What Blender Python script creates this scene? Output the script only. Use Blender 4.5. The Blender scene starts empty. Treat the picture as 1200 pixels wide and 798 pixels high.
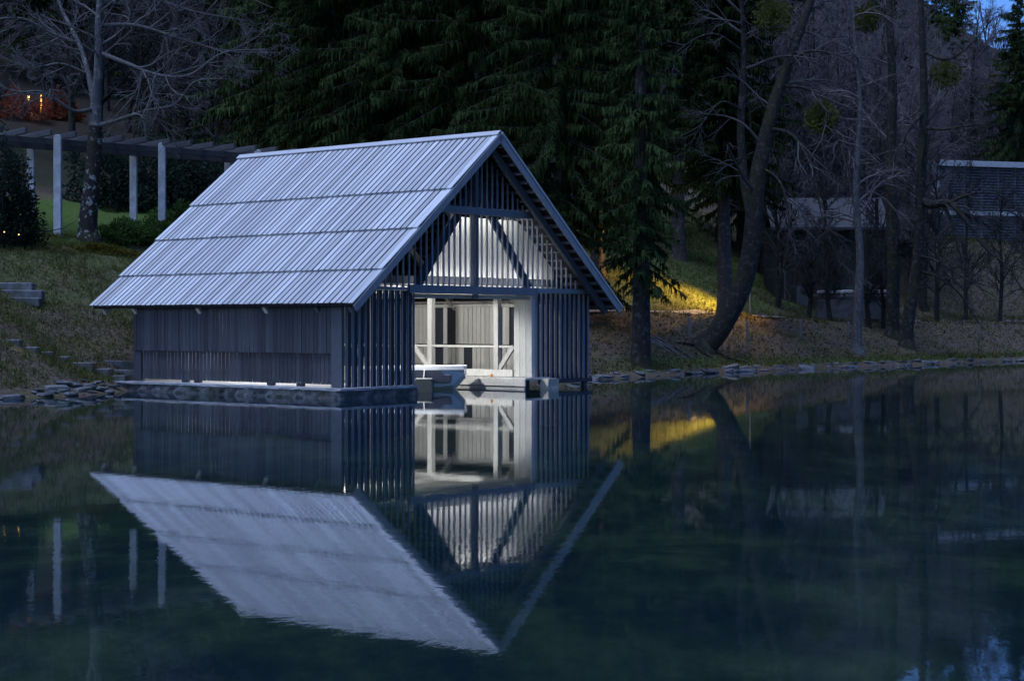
import bpy, math, random
import numpy as np
from mathutils import Vector, Matrix

# ------------------------------------------------------------------ camera, sky, sun, exposure
SC = bpy.context.scene
COL = SC.collection
F_PX, Y_HOR, CAM_H = 1970.2, 378.7, 2.2            # focal length and horizon of the photograph (1200 px wide), eye height
cam = bpy.data.cameras.new('camera'); camo = bpy.data.objects.new('camera', cam); COL.objects.link(camo)
camo.location = (0, 0, CAM_H); camo.rotation_euler = (math.radians(90), 0, 0)
cam.sensor_width = 36; cam.lens = 36 * F_PX / 1200; cam.shift_y = -(399 - Y_HOR) / 1200
cam.clip_start = 0.1; cam.clip_end = 3000
SC.camera = camo

SUN_EL, SUN_AZ = 72.0, -130.0                       # soft evening sky glow from behind and left of the camera
W = bpy.data.worlds.new('World'); SC.world = W; W.use_nodes = True
wn = W.node_tree; wn.nodes.clear()
sky = wn.nodes.new('ShaderNodeTexSky'); sky.sky_type = 'NISHITA'; sky.sun_disc = False
sky.sun_elevation = math.radians(18.0); sky.sun_rotation = math.radians(SUN_AZ)
sky.altitude = 500; sky.air_density = 1.0; sky.dust_density = 1.6; sky.ozone_density = 4.0
bg = wn.nodes.new('ShaderNodeBackground'); bg.inputs['Strength'].default_value = 0.05
wo = wn.nodes.new('ShaderNodeOutputWorld')
tint = wn.nodes.new('ShaderNodeMix'); tint.data_type = 'RGBA'; tint.blend_type = 'MULTIPLY'; tint.inputs[0].default_value = 1.0
tint.inputs[7].default_value = (0.56, 0.80, 1.34, 1)              # deeper blue of the evening sky
wn.links.new(sky.outputs[0], tint.inputs[6]); wn.links.new(tint.outputs[2], bg.inputs[0]); wn.links.new(bg.outputs[0], wo.inputs[0])

sl = bpy.data.lights.new('sun', 'SUN'); sl.energy = 1.15; sl.angle = math.radians(45); sl.color = (0.60, 0.72, 1.0)
so = bpy.data.objects.new('sun', sl); COL.objects.link(so)
_a, _e = math.radians(SUN_AZ), math.radians(SUN_EL)
sdir = Vector((math.sin(_a) * math.cos(_e), math.cos(_a) * math.cos(_e), math.sin(_e)))
so.rotation_euler = sdir.to_track_quat('Z', 'Y').to_euler()
so.location = (0, 0, 60)

SC.render.engine = 'CYCLES'
SC.view_settings.view_transform = 'Standard'; SC.view_settings.look = 'None'
SC.view_settings.exposure = 1.38; SC.view_settings.gamma = 1.0
SC.cycles.use_denoising = True
try:
    SC.cycles.denoiser = 'OPENIMAGEDENOISE'; SC.cycles.denoising_input_passes = 'RGB_ALBEDO_NORMAL'
except Exception:
    pass
SC.cycles.max_bounces = 6; SC.cycles.diffuse_bounces = 3; SC.cycles.glossy_bounces = 3
SC.cycles.transparent_max_bounces = 8; SC.cycles.caustics_reflective = False; SC.cycles.caustics_refractive = False
SC.cycles.sample_clamp_indirect = 4.0
SC.cycles.use_adaptive_sampling = True; SC.cycles.adaptive_threshold = 0.015

rnd = random.Random(7)
RNG = np.random.default_rng(11)

# ------------------------------------------------------------------ helpers
def at(x, y, Y):
    """a sight line of the photograph followed out to the distance Y"""
    return Vector(((x - 600) * Y / F_PX, Y, CAM_H - (y - Y_HOR) * Y / F_PX))

def tag(o, label=None, cat=None, group=None, kind=None):
    if label: o['label'] = label
    if cat: o['category'] = cat
    if group: o['group'] = group
    if kind: o['kind'] = kind
    return o

def mesh_np(name, v, f, smooth=False):
    """v (N,3) array, f list of arrays of faces, each array (M,k)"""
    me = bpy.data.meshes.new(name)
    if isinstance(f, np.ndarray): f = [f]
    v = np.asarray(v, np.float32)
    nl = sum(a.size for a in f); npoly = sum(len(a) for a in f)
    me.vertices.add(len(v)); me.vertices.foreach_set('co', v.ravel())
    me.loops.add(nl); me.polygons.add(npoly)
    me.loops.foreach_set('vertex_index', np.concatenate([a.ravel() for a in f]).astype(np.int32))
    tot = np.concatenate([np.full(len(a), a.shape[1], np.int32) for a in f])
    st = np.concatenate([[0], np.cumsum(tot)[:-1]]).astype(np.int32)
    me.polygons.foreach_set('loop_start', st); me.polygons.foreach_set('loop_total', tot)
    if smooth: me.polygons.foreach_set('use_smooth', np.ones(npoly, bool))
    me.update(calc_edges=True); me.validate()
    return me

def link(name, me, m=None, parent=None):
    o = bpy.data.objects.new(name, me); COL.objects.link(o)
    if m is not None and me is not None:
        if not me.materials: me.materials.append(m)
    if parent is not None: o.parent = parent
    return o

def empty(name, loc=(0, 0, 0), rz=0.0):
    o = bpy.data.objects.new(name, None); COL.objects.link(o); o.location = loc; o.rotation_euler = (0, 0, rz)
    o.empty_display_size = 0.2
    return o

class MB:
    def __init__(s): s.v = []; s.f = []
    def add(s, vs, fs):
        b = len(s.v); s.v += [tuple(p) for p in vs]; s.f += [tuple(i + b for i in q) for q in fs]
    def box(s, a, b, M=None):
        x0, y0, z0 = a; x1, y1, z1 = b
        vs = [(x0,y0,z0),(x1,y0,z0),(x1,y1,z0),(x0,y1,z0),(x0,y0,z1),(x1,y0,z1),(x1,y1,z1),(x0,y1,z1)]
        if M is not None: vs = [M @ Vector(p) for p in vs]
        s.add(vs, [(0,3,2,1),(4,5,6,7),(0,1,5,4),(1,2,6,5),(2,3,7,6),(3,0,4,7)])
    def bar(s, p, q, w, h, up=(0, 0, 1)):
        """a square bar from p to q, w across, h along 'up'"""
        p = Vector(p); q = Vector(q); d = (q - p); L = d.length; d.normalize()
        u = Vector(up); r = d.cross(u).normalized(); u = r.cross(d).normalized()
        M = Matrix((r, d, u)).transposed().to_4x4(); M.translation = p
        s.box((-w/2, 0, -h/2), (w/2, L, h/2), M)
    def prism(s, pts, axis, a, b):
        """outline (list of 2D) extruded along axis 0/1/2 from a to b"""
        n = len(pts)
        def mk(p, t):
            q = list(p); q.insert(axis, t); return tuple(q)
        s.add([mk(p, a) for p in pts] + [mk(p, b) for p in pts],
              [tuple(range(n)), tuple(range(2*n-1, n-1, -1))] + [(i, n+i, n+(i+1) % n, (i+1) % n) for i in range(n)])
    def mesh(s, name, bevel=0.0):
        me = bpy.data.meshes.new(name); me.from_pydata(s.v, [], s.f)
        import bmesh
        bm = bmesh.new(); bm.from_mesh(me)
        bmesh.ops.recalc_face_normals(bm, faces=bm.faces)
        if bevel > 0:
            bmesh.ops.bevel(bm, geom=list(bm.edges), offset=bevel, segments=1, affect='EDGES', clamp_overlap=True)
        bm.to_mesh(me); bm.free(); me.update()
        return me
    def build(s, name, m, parent=None, bevel=0.0):
        return link(name, s.mesh(name, bevel), m, parent)

def tubes(paths, sides_of):
    """tapered tubes round many polylines -> (verts, [quads])"""
    V = []; Q = []; base = 0
    for pts, rad in paths:
        pts = np.asarray(pts, float); rad = np.asarray(rad, float); n = len(pts)
        k = sides_of(rad[0])
        t = np.gradient(pts, axis=0); t /= np.linalg.norm(t, axis=1)[:, None] + 1e-9
        ref = np.array([0, 0, 1.0]) if abs(t[0, 2]) < 0.9 else np.array([1.0, 0, 0])
        a = np.cross(t, ref); a /= np.linalg.norm(a, axis=1)[:, None] + 1e-9
        b = np.cross(t, a)
        ang = np.arange(k) * 2 * math.pi / k
        ring = pts[:, None, :] + rad[:, None, None] * (np.cos(ang)[None, :, None] * a[:, None, :] + np.sin(ang)[None, :, None] * b[:, None, :])
        V.append(ring.reshape(-1, 3))
        i = np.arange(n - 1)[:, None] * k; j = np.arange(k)[None, :]; j2 = (j + 1) % k
        q = np.stack([i + j, i + j2, i + k + j2, i + k + j], -1).reshape(-1, 4) + base
        Q.append(q); base += n * k
    return np.concatenate(V), np.concatenate(Q)

# ------------------------------------------------------------------ materials
class NT:
    def __init__(s, name):
        s.m = bpy.data.materials.new(name); s.m.use_nodes = True; s.t = s.m.node_tree; s.t.nodes.clear()
        s.out = s.n('ShaderNodeOutputMaterial')
    def n(s, typ, **kw):
        x = s.t.nodes.new(typ)
        for k, v in kw.items(): setattr(x, k, v)
        return x
    def l(s, a, b): s.t.links.new(a, b)
    def val(s, sock, v):
        if hasattr(v, 'is_output'): s.l(v, sock)
        else: sock.default_value = v
    def coords(s, kind='Object', scale=(1, 1, 1)):
        c = s.n('ShaderNodeTexCoord'); mp = s.n('ShaderNodeMapping'); mp.inputs['Scale'].default_value = scale
        s.l(c.outputs[kind], mp.inputs[0]); return mp.outputs[0]
    def world(s, scale=(1, 1, 1)):
        g = s.n('ShaderNodeNewGeometry'); mp = s.n('ShaderNodeMapping'); mp.inputs['Scale'].default_value = scale
        s.l(g.outputs['Position'], mp.inputs[0]); return mp.outputs[0]
    def noise(s, vec, scale, detail=4, rough=0.55, dist=0.0):
        x = s.n('ShaderNodeTexNoise'); x.inputs['Scale'].default_value = scale; x.inputs['Detail'].default_value = detail
        x.inputs['Roughness'].default_value = rough; x.inputs['Distortion'].default_value = dist
        s.l(vec, x.inputs['Vector']); return x.outputs['Fac']
    def ramp(s, fac, stops):
        r = s.n('ShaderNodeValToRGB'); e = r.color_ramp.elements
        while len(e) < len(stops): e.new(0.5)
        for k, (p, c) in enumerate(stops):
            e[k].position = p; e[k].color = (c[0], c[1], c[2], 1) if hasattr(c, '__len__') else (c, c, c, 1)
        s.l(fac, r.inputs[0]); return r.outputs[0]
    def mix(s, fac, a, b, mode='MIX'):
        x = s.n('ShaderNodeMix'); x.data_type = 'RGBA'; x.blend_type = mode
        s.val(x.inputs[0], fac)
        for sock, v in ((x.inputs[6], a), (x.inputs[7], b)):
            if hasattr(v, 'is_output'): s.l(v, sock)
            else: sock.default_value = (v[0], v[1], v[2], 1)
        return x.outputs[2]
    def math(s, op, a, b=0.0, c=0.0):
        x = s.n('ShaderNodeMath'); x.operation = op
        s.val(x.inputs[0], a); s.val(x.inputs[1], b); s.val(x.inputs[2], c); return x.outputs[0]
    def rand(s): return s.n('ShaderNodeObjectInfo').outputs['Random']
    def bsdf(s, color, rough=0.8, spec=0.3, bump=None, bstr=0.3, bdist=0.02, metal=0.0):
        p = s.n('ShaderNodeBsdfPrincipled')
        if hasattr(color, 'is_output'): s.l(color, p.inputs['Base Color'])
        else: p.inputs['Base Color'].default_value = (*color, 1)
        s.val(p.inputs['Roughness'], rough); p.inputs['Specular IOR Level'].default_value = spec
        p.inputs['Metallic'].default_value = metal
        if bump is not None:
            b = s.n('ShaderNodeBump'); b.inputs['Strength'].default_value = bstr; b.inputs['Distance'].default_value = bdist
            s.l(bump, b.inputs['Height']); s.l(b.outputs[0], p.inputs['Normal'])
        s.l(p.outputs[0], s.out.inputs[0]); return p

def wood(name, lo, hi, var=0.25, scale=(9, 9, 0.9), rough=0.75, knots=False, spec=0.3):
    n = NT(name); c = n.coords('Object', scale)
    r = n.rand(); off = n.n('ShaderNodeVectorMath', operation='ADD'); cb = n.n('ShaderNodeCombineXYZ')
    n.l(n.math('MULTIPLY', r, 37.0), cb.inputs[0]); n.l(n.math('MULTIPLY', r, 91.0), cb.inputs[2])
    n.l(c, off.inputs[0]); n.l(cb.outputs[0], off.inputs[1]); c = off.outputs[0]
    g = n.noise(c, 6, 6, 0.62, 0.4); big = n.noise(c, 0.9, 3)
    col = n.ramp(g, [(0.28, lo), (0.72, hi)])
    col = n.mix(n.math('MULTIPLY', n.ramp(big, [(0.35, 0), (0.75, 1)]), 0.35), col, tuple(x * 0.6 for x in lo))
    v = n.math('MULTIPLY_ADD', r, 2 * var, 1 - var)
    hs = n.n('ShaderNodeHueSaturation'); n.l(v, hs.inputs['Value']); n.l(col, hs.inputs['Color'])
    n.bsdf(hs.outputs[0], rough, spec, g, 0.25, 0.006); return n.m

M = {}
M['roof'] = wood('roof_wood', (0.47, 0.475, 0.49), (0.60, 0.605, 0.625), 0.22, (5, 0.5, 5), 0.6)
M['ridge'] = wood('ridge_wood', (0.42, 0.42, 0.44), (0.58, 0.58, 0.60), 0.1, (9, 0.8, 9), 0.6)
M['wall'] = wood('wall_wood', (0.075, 0.080, 0.095), (0.14, 0.149, 0.17), 0.22)
M['flap'] = wood('flap_wood', (0.035, 0.038, 0.046), (0.072, 0.077, 0.09), 0.35)
M['fin'] = wood('fin_wood', (0.19, 0.20, 0.22), (0.34, 0.355, 0.385), 0.2)
M['dark'] = wood('dark_wood', (0.026, 0.029, 0.037), (0.058, 0.064, 0.08), 0.2)
M['pale'] = wood('pale_wood', (0.46, 0.45, 0.41), (0.68, 0.66, 0.61), 0.14)
M['pergola'] = wood('pergola_wood', (0.06, 0.06, 0.065), (0.12, 0.118, 0.122), 0.15, (3, 3, 3))
M['post'] = wood('post_wood', (0.10, 0.09, 0.08), (0.2, 0.18, 0.16), 0.2)
M['shed'] = wood('shed_wood', (0.025, 0.022, 0.02), (0.055, 0.048, 0.044), 0.25)

def plain(name, c, rough=0.6, spec=0.4, var=0.12, sc=6.0):
    n = NT(name); g = n.noise(n.coords('Object'), sc, 5)
    col = n.ramp(g, [(0.25, tuple(x * (1 - var) for x in c)), (0.75, tuple(min(1, x * (1 + var)) for x in c))])
    n.bsdf(col, rough, spec, g, 0.1, 0.01); return n.m
M['white_gel'] = plain('boat_white', (0.78, 0.79, 0.8), 0.3, 0.5, 0.05)
M['navy'] = plain('boat_cover', (0.035, 0.045, 0.075), 0.7)
M['motor'] = plain('motor_grey', (0.10, 0.12, 0.12), 0.5)
M['steel'] = plain('steel', (0.25, 0.25, 0.26), 0.4)
M['column'] = plain('column_stone', (0.52, 0.52, 0.54), 0.85, 0.2, 0.25, 4)
M['render_wall'] = plain('render_wall', (0.08, 0.075, 0.075), 0.9, 0.2)
M['white_trim'] = plain('white_trim', (0.50, 0.51, 0.53), 0.6, 0.3, 0.08, 2)
M['slat'] = plain('facade_slat', (0.11, 0.12, 0.14), 0.5)
M['slate'] = plain('slate_roof', (0.045, 0.05, 0.058), 0.6, 0.4, 0.3, 5)
M['glass'] = plain('dark_glass', (0.03, 0.035, 0.045), 0.1, 0.6)

def stone_mat(name, lo, hi, sc=3.0, moss=0.0):
    n = NT(name); c = n.world(); g = n.noise(c, sc, 6, 0.6); g2 = n.noise(c, sc * 7, 4, 0.6)
    col = n.ramp(g, [(0.3, lo), (0.7, hi)])
    col = n.mix(n.math('MULTIPLY', n.ramp(g2, [(0.5, 0), (0.7, 1)]), 0.4), col, tuple(x * 1.5 for x in hi))
    if moss: col = n.mix(n.math('MULTIPLY', n.ramp(n.noise(c, 1.7, 4), [(0.5, 0), (0.62, 1)]), moss), col, (0.06, 0.075, 0.02))
    n.bsdf(n.mix(n.math('MULTIPLY', n.rand(), 0.5), col, tuple(x * 0.6 for x in lo)), 0.85, 0.3, g2, 0.5, 0.03); return n.m
M['stone'] = stone_mat('shore_stone', (0.08, 0.083, 0.09), (0.23, 0.235, 0.25), 3, 0.4)
M['step'] = stone_mat('step_stone', (0.10, 0.10, 0.105), (0.24, 0.24, 0.255), 4, 0.5)
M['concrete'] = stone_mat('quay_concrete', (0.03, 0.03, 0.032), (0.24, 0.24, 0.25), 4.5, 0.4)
M['lit_top'] = stone_mat('lit_top_concrete', (0.34, 0.34, 0.35), (0.55, 0.55, 0.57), 3, 0.05)  # paler than the slab: light on the quay top put into colour
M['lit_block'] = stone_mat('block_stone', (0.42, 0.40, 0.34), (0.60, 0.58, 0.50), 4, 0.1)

def bark(name, lo, hi, lichen=0.0, moss=0.0):
    n = NT(name); c = n.coords('Object', (5, 5, 1.0)); g = n.noise(c, 3.5, 6, 0.65, 0.6)
    col = n.ramp(g, [(0.35, lo), (0.65, hi)])
    c2 = n.coords('Object')
    if lichen: col = n.mix(n.math('MULTIPLY', n.ramp(n.noise(c2, 4.5, 5, 0.6), [(0.56, 0), (0.60, 1)]), lichen), col, (0.42, 0.43, 0.42))
    if moss: col = n.mix(n.math('MULTIPLY', n.ramp(n.noise(c2, 0.8, 4), [(0.5, 0), (0.62, 1)]), moss), col, (0.05, 0.055, 0.015))
    n.bsdf(col, 0.9, 0.2, g, 0.9, 0.05); return n.m
M['bark_dark'] = bark('bark_dark', (0.014, 0.013, 0.012), (0.042, 0.039, 0.037), 0.10, 0.4)
M['bark_lichen'] = bark('bark_lichen', (0.016, 0.015, 0.014), (0.04, 0.038, 0.036), 0.6, 0.3)
M['bark_pale'] = bark('bark_pale', (0.055, 0.055, 0.057), (0.15, 0.148, 0.15), 0.3)
M['bark_grey'] = bark('bark_grey', (0.06, 0.058, 0.06), (0.15, 0.145, 0.15), 0.15)
M['bark_mid'] = bark('bark_mid', (0.05, 0.048, 0.05), (0.12, 0.115, 0.118), 0.15)
M['bark_spruce'] = bark('bark_spruce', (0.05, 0.043, 0.04), (0.12, 0.105, 0.098), 0.2)
M['twig_pale'] = bark('twig_pale', (0.07, 0.069, 0.07), (0.15, 0.147, 0.15))
M['twig'] = bark('twig', (0.10, 0.086, 0.09), (0.20, 0.18, 0.185))
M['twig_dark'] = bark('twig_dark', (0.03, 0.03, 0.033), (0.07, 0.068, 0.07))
M['twig_mid'] = bark('twig_mid', (0.05, 0.047, 0.05), (0.11, 0.103, 0.108))

def leafmat(name, stops, sc=0.6, trans=0.25):
    n = NT(name); c = n.world(); g = n.noise(c, sc, 4, 0.6); g2 = n.noise(c, 9, 2)
    k = n.math('MULTIPLY_ADD', g2, 0.45, n.math('MULTIPLY', g, 0.6))
    hs = n.n('ShaderNodeHueSaturation'); n.l(n.math('MULTIPLY_ADD', n.rand(), 0.7, 0.65), hs.inputs['Value']); n.l(n.ramp(k, stops), hs.inputs['Color']); col = hs.outputs[0]
    d = n.n('ShaderNodeBsdfDiffuse'); t = n.n('ShaderNodeBsdfTranslucent'); mx = n.n('ShaderNodeMixShader'); mx.inputs[0].default_value = trans
    n.l(col, d.inputs[0]); n.l(col, t.inputs[0]); n.l(d.outputs[0], mx.inputs[1]); n.l(t.outputs[0], mx.inputs[2])
    n.l(mx.outputs[0], n.out.inputs[0]); return n.m
M['spruce'] = leafmat('spruce_needles', [(0.3, (0.012, 0.022, 0.010)), (0.5, (0.028, 0.047, 0.018)), (0.7, (0.065, 0.095, 0.032))], 0.3)
M['yew'] = leafmat('yew_needles', [(0.3, (0.014, 0.026, 0.02)), (0.7, (0.04, 0.062, 0.045))], 0.8)
M['hedge'] = leafmat('hedge_leaves', [(0.3, (0.04, 0.09, 0.02)), (0.7, (0.12, 0.19, 0.05))], 0.8)
M['grass'] = leafmat('grass_blades', [(0.3, (0.075, 0.062, 0.032)), (0.5, (0.075, 0.085, 0.025)), (0.7, (0.10, 0.115, 0.03))], 0.35)
M['litter'] = leafmat('leaf_litter', [(0.3, (0.045, 0.03, 0.024)), (0.5, (0.10, 0.065, 0.048)), (0.7, (0.17, 0.125, 0.10))], 1.5, 0.1)
M['mistletoe'] = leafmat('mistletoe_leaves', [(0.3, (0.05, 0.06, 0.015)), (0.7, (0.10, 0.11, 0.03))])
M['rust_leaf'] = leafmat('rust_leaves', [(0.3, (0.10, 0.03, 0.018)), (0.7, (0.24, 0.08, 0.05))], 1.0)
M['moss'] = leafmat('moss_tufts', [(0.3, (0.07, 0.055, 0.012)), (0.7, (0.15, 0.12, 0.02))], 1.2, 0.1)

def emit(name, c, s):
    n = NT(name); e = n.n('ShaderNodeEmission'); e.inputs[0].default_value = (*c, 1); e.inputs[1].default_value = s
    n.l(e.outputs[0], n.out.inputs[0]); return n.m
M['underlay'] = plain('roof_underlay', (0.022, 0.023, 0.026), 0.95, 0.1)
M['lamp_white'] = emit('lamp_white', (0.97, 0.98, 1.0), 3)
M['lamp_warm'] = emit('lamp_warm', (1.0, 0.55, 0.15), 1.2)
M['lamp_post_glow'] = emit('lamp_post_glow', (1.0, 0.45, 0.10), 1.0)
M['window_warm'] = emit('window_warm', (1.0, 0.78, 0.38), 0.75)

def lamp(name, loc, power, color, radius=0.08, parent=None):
    l = bpy.data.lights.new(name, 'POINT'); l.energy = power; l.color = color; l.shadow_soft_size = radius
    o = bpy.data.objects.new(name, l); COL.objects.link(o); o.location = loc
    if parent: o.parent = parent
    return o

# ------------------------------------------------------------------ terrain
SHORE = np.array([(-160, 18), (-60, 33), (-30, 42), (-18, 46.6), (-14.8, 48.5), (-13.9, 50.4), (-12.9, 52.2), (-12.6, 55.2), (-10.4, 57.9),
                  (-6.7, 62.4), (-4.0, 64.4), (-1.0, 64.0), (3.0, 65.2), (6.0, 70.3), (9.6, 75.6), (17.1, 84.0), (30.5, 99.0), (60, 128), (200, 240)], float)

def shore_dist(X, Y):
    P = np.stack([X, Y], -1); best = np.full(X.shape, 1e9); sgn = np.ones(X.shape)
    for a, b in zip(SHORE[:-1], SHORE[1:]):
        d = b - a; t = np.clip(((P - a) @ d) / (d @ d), 0, 1); q = a + t[..., None] * d
        dist = np.linalg.norm(P - q, axis=-1)
        cr = d[0] * (P[..., 1] - a[1]) - d[1] * (P[..., 0] - a[0])
        m = dist < best - 1e-9
        best = np.where(m, dist, best); sgn = np.where(m, np.sign(cr), sgn)
    return best * sgn

def fnoise(X, Y, s, seed=0.0):
    return (np.sin(X * s + 1.3 + seed) * np.cos(Y * s * 1.17 - 0.7 + seed * 2) + 0.5 * np.sin(X * s * 2.3 + Y * s * 1.9 + 2.1 + seed)
            + 0.35 * np.cos(X * s * 4.1 - Y * s * 3.7 + seed)) / 1.85

def sstep(a, b, x):
    t = np.clip((x - a) / (b - a), 0, 1); return t * t * (3 - 2 * t)

def height(X, Y):
    X = np.asarray(X, float); Y = np.asarray(Y, float)
    d = shore_dist(X, Y)
    left = np.interp(d, [0, 0.5, 2, 5, 9, 12, 20, 40, 60, 120, 260], [0.12, 0.3, 1.0, 2.6, 4.7, 5.35, 7.3, 12.2, 19, 54, 140])
    right = np.interp(d, [0, 0.5, 1.6, 3.5, 6.5, 7.5, 10.2, 14, 20, 45, 90, 140, 260], [0.12, 0.22, 0.4, 1.0, 2.1, 2.3, 2.35, 3.1, 4.2, 8.2, 23, 52, 104])
    mid = np.interp(d, [0, 0.5, 1.6, 4, 6.5, 8, 10.5, 16, 22, 45, 90, 140, 260], [0.12, 0.2, 0.6, 1.7, 2.5, 2.65, 2.9, 4.9, 7.2, 14.5, 33, 60, 130])
    wl = 1 - sstep(-11, -1, X); wr = sstep(8, 19, X - 0.12 * (Y - 85))
    h = left * wl + (1 - wl) * (mid * (1 - wr) + right * wr)
    h = np.where(d > 60, 15 + (h - 15) * (1 - 0.38 * sstep(0.20, 0.32, X / np.maximum(Y, 20))), h)
    h = h + 4.4 * sstep(11.5, 21, d) * sstep(23, 30, X)
    amp = np.clip(d / 6, 0, 1)
    h = h + amp * (0.16 * fnoise(X, Y, 0.55) + 0.06 * fnoise(X, Y, 1.7, 2)) * (1 - 0.6 * wr) + np.clip((d - 60) / 60, 0, 1) * 3 * fnoise(X, Y, 0.05, 5)
    bed = -np.interp(-d, [0, 1.5, 5, 15, 30], [-0.12, 0.5, 1.1, 1.6, 1.7])
    bed = np.maximum(bed, -1.75 + 1.1 * (1 - sstep(14, 36, Y))) + 0.08 * fnoise(X, Y, 0.9, 3)
    return np.where(d > 0, h, np.minimum(bed, 0.12))

def hz(x, y): return float(height(np.array([x]), np.array([y]))[0])
def hit(x, y, y0=44.0, y1=260.0):
    """where the sight line through a photograph pixel meets the ground"""
    Ys = np.arange(y0, y1, 0.1); Xs = (x - 600) * Ys / F_PX; Zs = CAM_H - (y - Y_HOR) * Ys / F_PX
    g = np.maximum(height(Xs, Ys), 0.0); k = np.nonzero(g >= Zs)[0]
    i = k[0] if len(k) else len(Ys) - 1
    return Vector((Xs[i], Ys[i], g[i]))

def grid_axis(parts):
    out = []
    for a, b, s in parts: out.append(np.arange(a, b, s))
    out.append(np.array([parts[-1][1]])); return np.concatenate(out)
gx = grid_axis([(-420, -120, 20), (-120, -40, 4), (-40, -26, 1.0), (-26, 34, 0.5), (34, 60, 1.0), (60, 140, 4), (140, 440, 20)])
gy = grid_axis([(-60, 0, 5), (0, 40, 1.5), (40, 110, 0.5), (110, 160, 1.5), (160, 330, 5), (330, 600, 20)])
GX, GY = np.meshgrid(gx, gy)
GZ = height(GX, GY)
nx, ny = len(gx), len(gy)
iv = np.arange(nx * ny).reshape(ny, nx)
quads = np.stack([iv[:-1, :-1], iv[:-1, 1:], iv[1:, 1:], iv[1:, :-1]], -1).reshape(-1, 4)
tme = mesh_np('ground', np.stack([GX, GY, GZ], -1).reshape(-1, 3), quads, True)
GD = shore_dist(GX, GY)
lawn = (1 - sstep(-11.5, -8.5, GX)) * sstep(11.5, 13.5, GD + 0.6 * fnoise(GX, GY, 0.6)) * (1 - sstep(21, 24, GD)) * 0.9
lawn = np.maximum(lawn, (1 - sstep(-11.5, -8.5, GX)) * sstep(4.0, 6.5, GD + fnoise(GX, GY, 0.5, 1) * 1.5) * (1 - sstep(9, 12, GD)) * 0.4)
lawn = np.maximum(lawn, sstep(6, 12, GX) * (1 - sstep(22, 26, GX)) * sstep(10.5, 12.5, GD) * (1 - sstep(20, 28, GD)) * (0.55 + 0.45 * fnoise(GX, GY, 0.35, 4)))
lawn = np.maximum(lawn, sstep(-2, 3, GX) * (1 - sstep(13, 15, GX)) * sstep(9.5, 11.5, GD) * (1 - sstep(30, 40, GD)) * 0.55)
lawn = np.maximum(lawn, sstep(0.2, 0.6, GD) * (1 - sstep(1.4, 2.2, GD)) * sstep(3, 6, GX) * 0.6)
lawn = np.maximum(lawn, (1 - sstep(-12, -6, GX)) * sstep(26, 30, GD) * (1 - sstep(40, 46, GD)) * 0.7)
at_ = tme.attributes.new('lawn', 'FLOAT', 'POINT'); at_.data.foreach_set('value', np.clip(lawn, 0, 1).astype(np.float32).ravel())
fo = np.clip(sstep(22, 30, GD) * (1 - sstep(6, 12, GX) * (1 - sstep(44, 60, GD))), 0, 1)  # mask for the wood, where tree shade is painted onto the litter
at2 = tme.attributes.new('wood_floor_shade', 'FLOAT', 'POINT'); at2.data.foreach_set('value', fo.astype(np.float32).ravel())
n = NT('ground_soil'); c = n.world(); a2 = n.n('ShaderNodeAttribute', attribute_name='wood_floor_shade'); a = n.n('ShaderNodeAttribute', attribute_name='lawn')
g1 = n.noise(c, 0.9, 6, 0.65); g2 = n.noise(c, 7, 5, 0.65); g3 = n.noise(c, 0.35, 3)
soil = n.ramp(g2, [(0.3, (0.04, 0.03, 0.024)), (0.55, (0.115, 0.088, 0.070)), (0.75, (0.20, 0.16, 0.13))])
tan = n.ramp(g2, [(0.3, (0.05, 0.042, 0.022)), (0.7, (0.16, 0.13, 0.072))])
soil = n.mix(n.ramp(n.noise(c, 0.55, 5, 0.7), [(0.48, 0), (0.60, 1)]), soil, tan)
grs = n.ramp(g2, [(0.3, (0.035, 0.065, 0.012)), (0.7, (0.10, 0.15, 0.035))])
fac = n.math('MULTIPLY_ADD', n.math('SUBTRACT', g1, 0.5), 1.6, n.math('MULTIPLY', a.outputs['Fac'], 1.25))
fac = n.n('ShaderNodeClamp'); 
fm = n.math('MULTIPLY_ADD', n.math('SUBTRACT', g1, 0.5), 1.3, n.math('MULTIPLY', a.outputs['Fac'], 1.2)); n.l(fm, fac.inputs[0])
col = n.mix(fac.outputs[0], soil, grs)
sp = n.n('ShaderNodeSeparateXYZ'); n.l(c, sp.inputs[0])
bedc = n.ramp(n.noise(n.world((1, 0.45, 1)), 0.5, 6, 0.7), [(0.38, (0.014, 0.022, 0.010)), (0.5, (0.055, 0.066, 0.028)), (0.66, (0.17, 0.17, 0.08))])
uw = n.n('ShaderNodeMapRange'); n.l(sp.outputs[2], uw.inputs[0]); uw.inputs[1].default_value = 0.02; uw.inputs[2].default_value = -0.08
wf = n.ramp(g2, [(0.3, (0.010, 0.008, 0.007)), (0.7, (0.03, 0.025, 0.021))])  # dark forest litter, with the shade of dense trees put into colour
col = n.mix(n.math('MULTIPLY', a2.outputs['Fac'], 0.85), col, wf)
col = n.mix(uw.outputs[0], col, bedc)
n.bsdf(col, 0.95, 0.15, g2, 0.9, 0.10)
ground = link('ground', tme, n.m); tag(ground, kind='structure')

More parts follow.
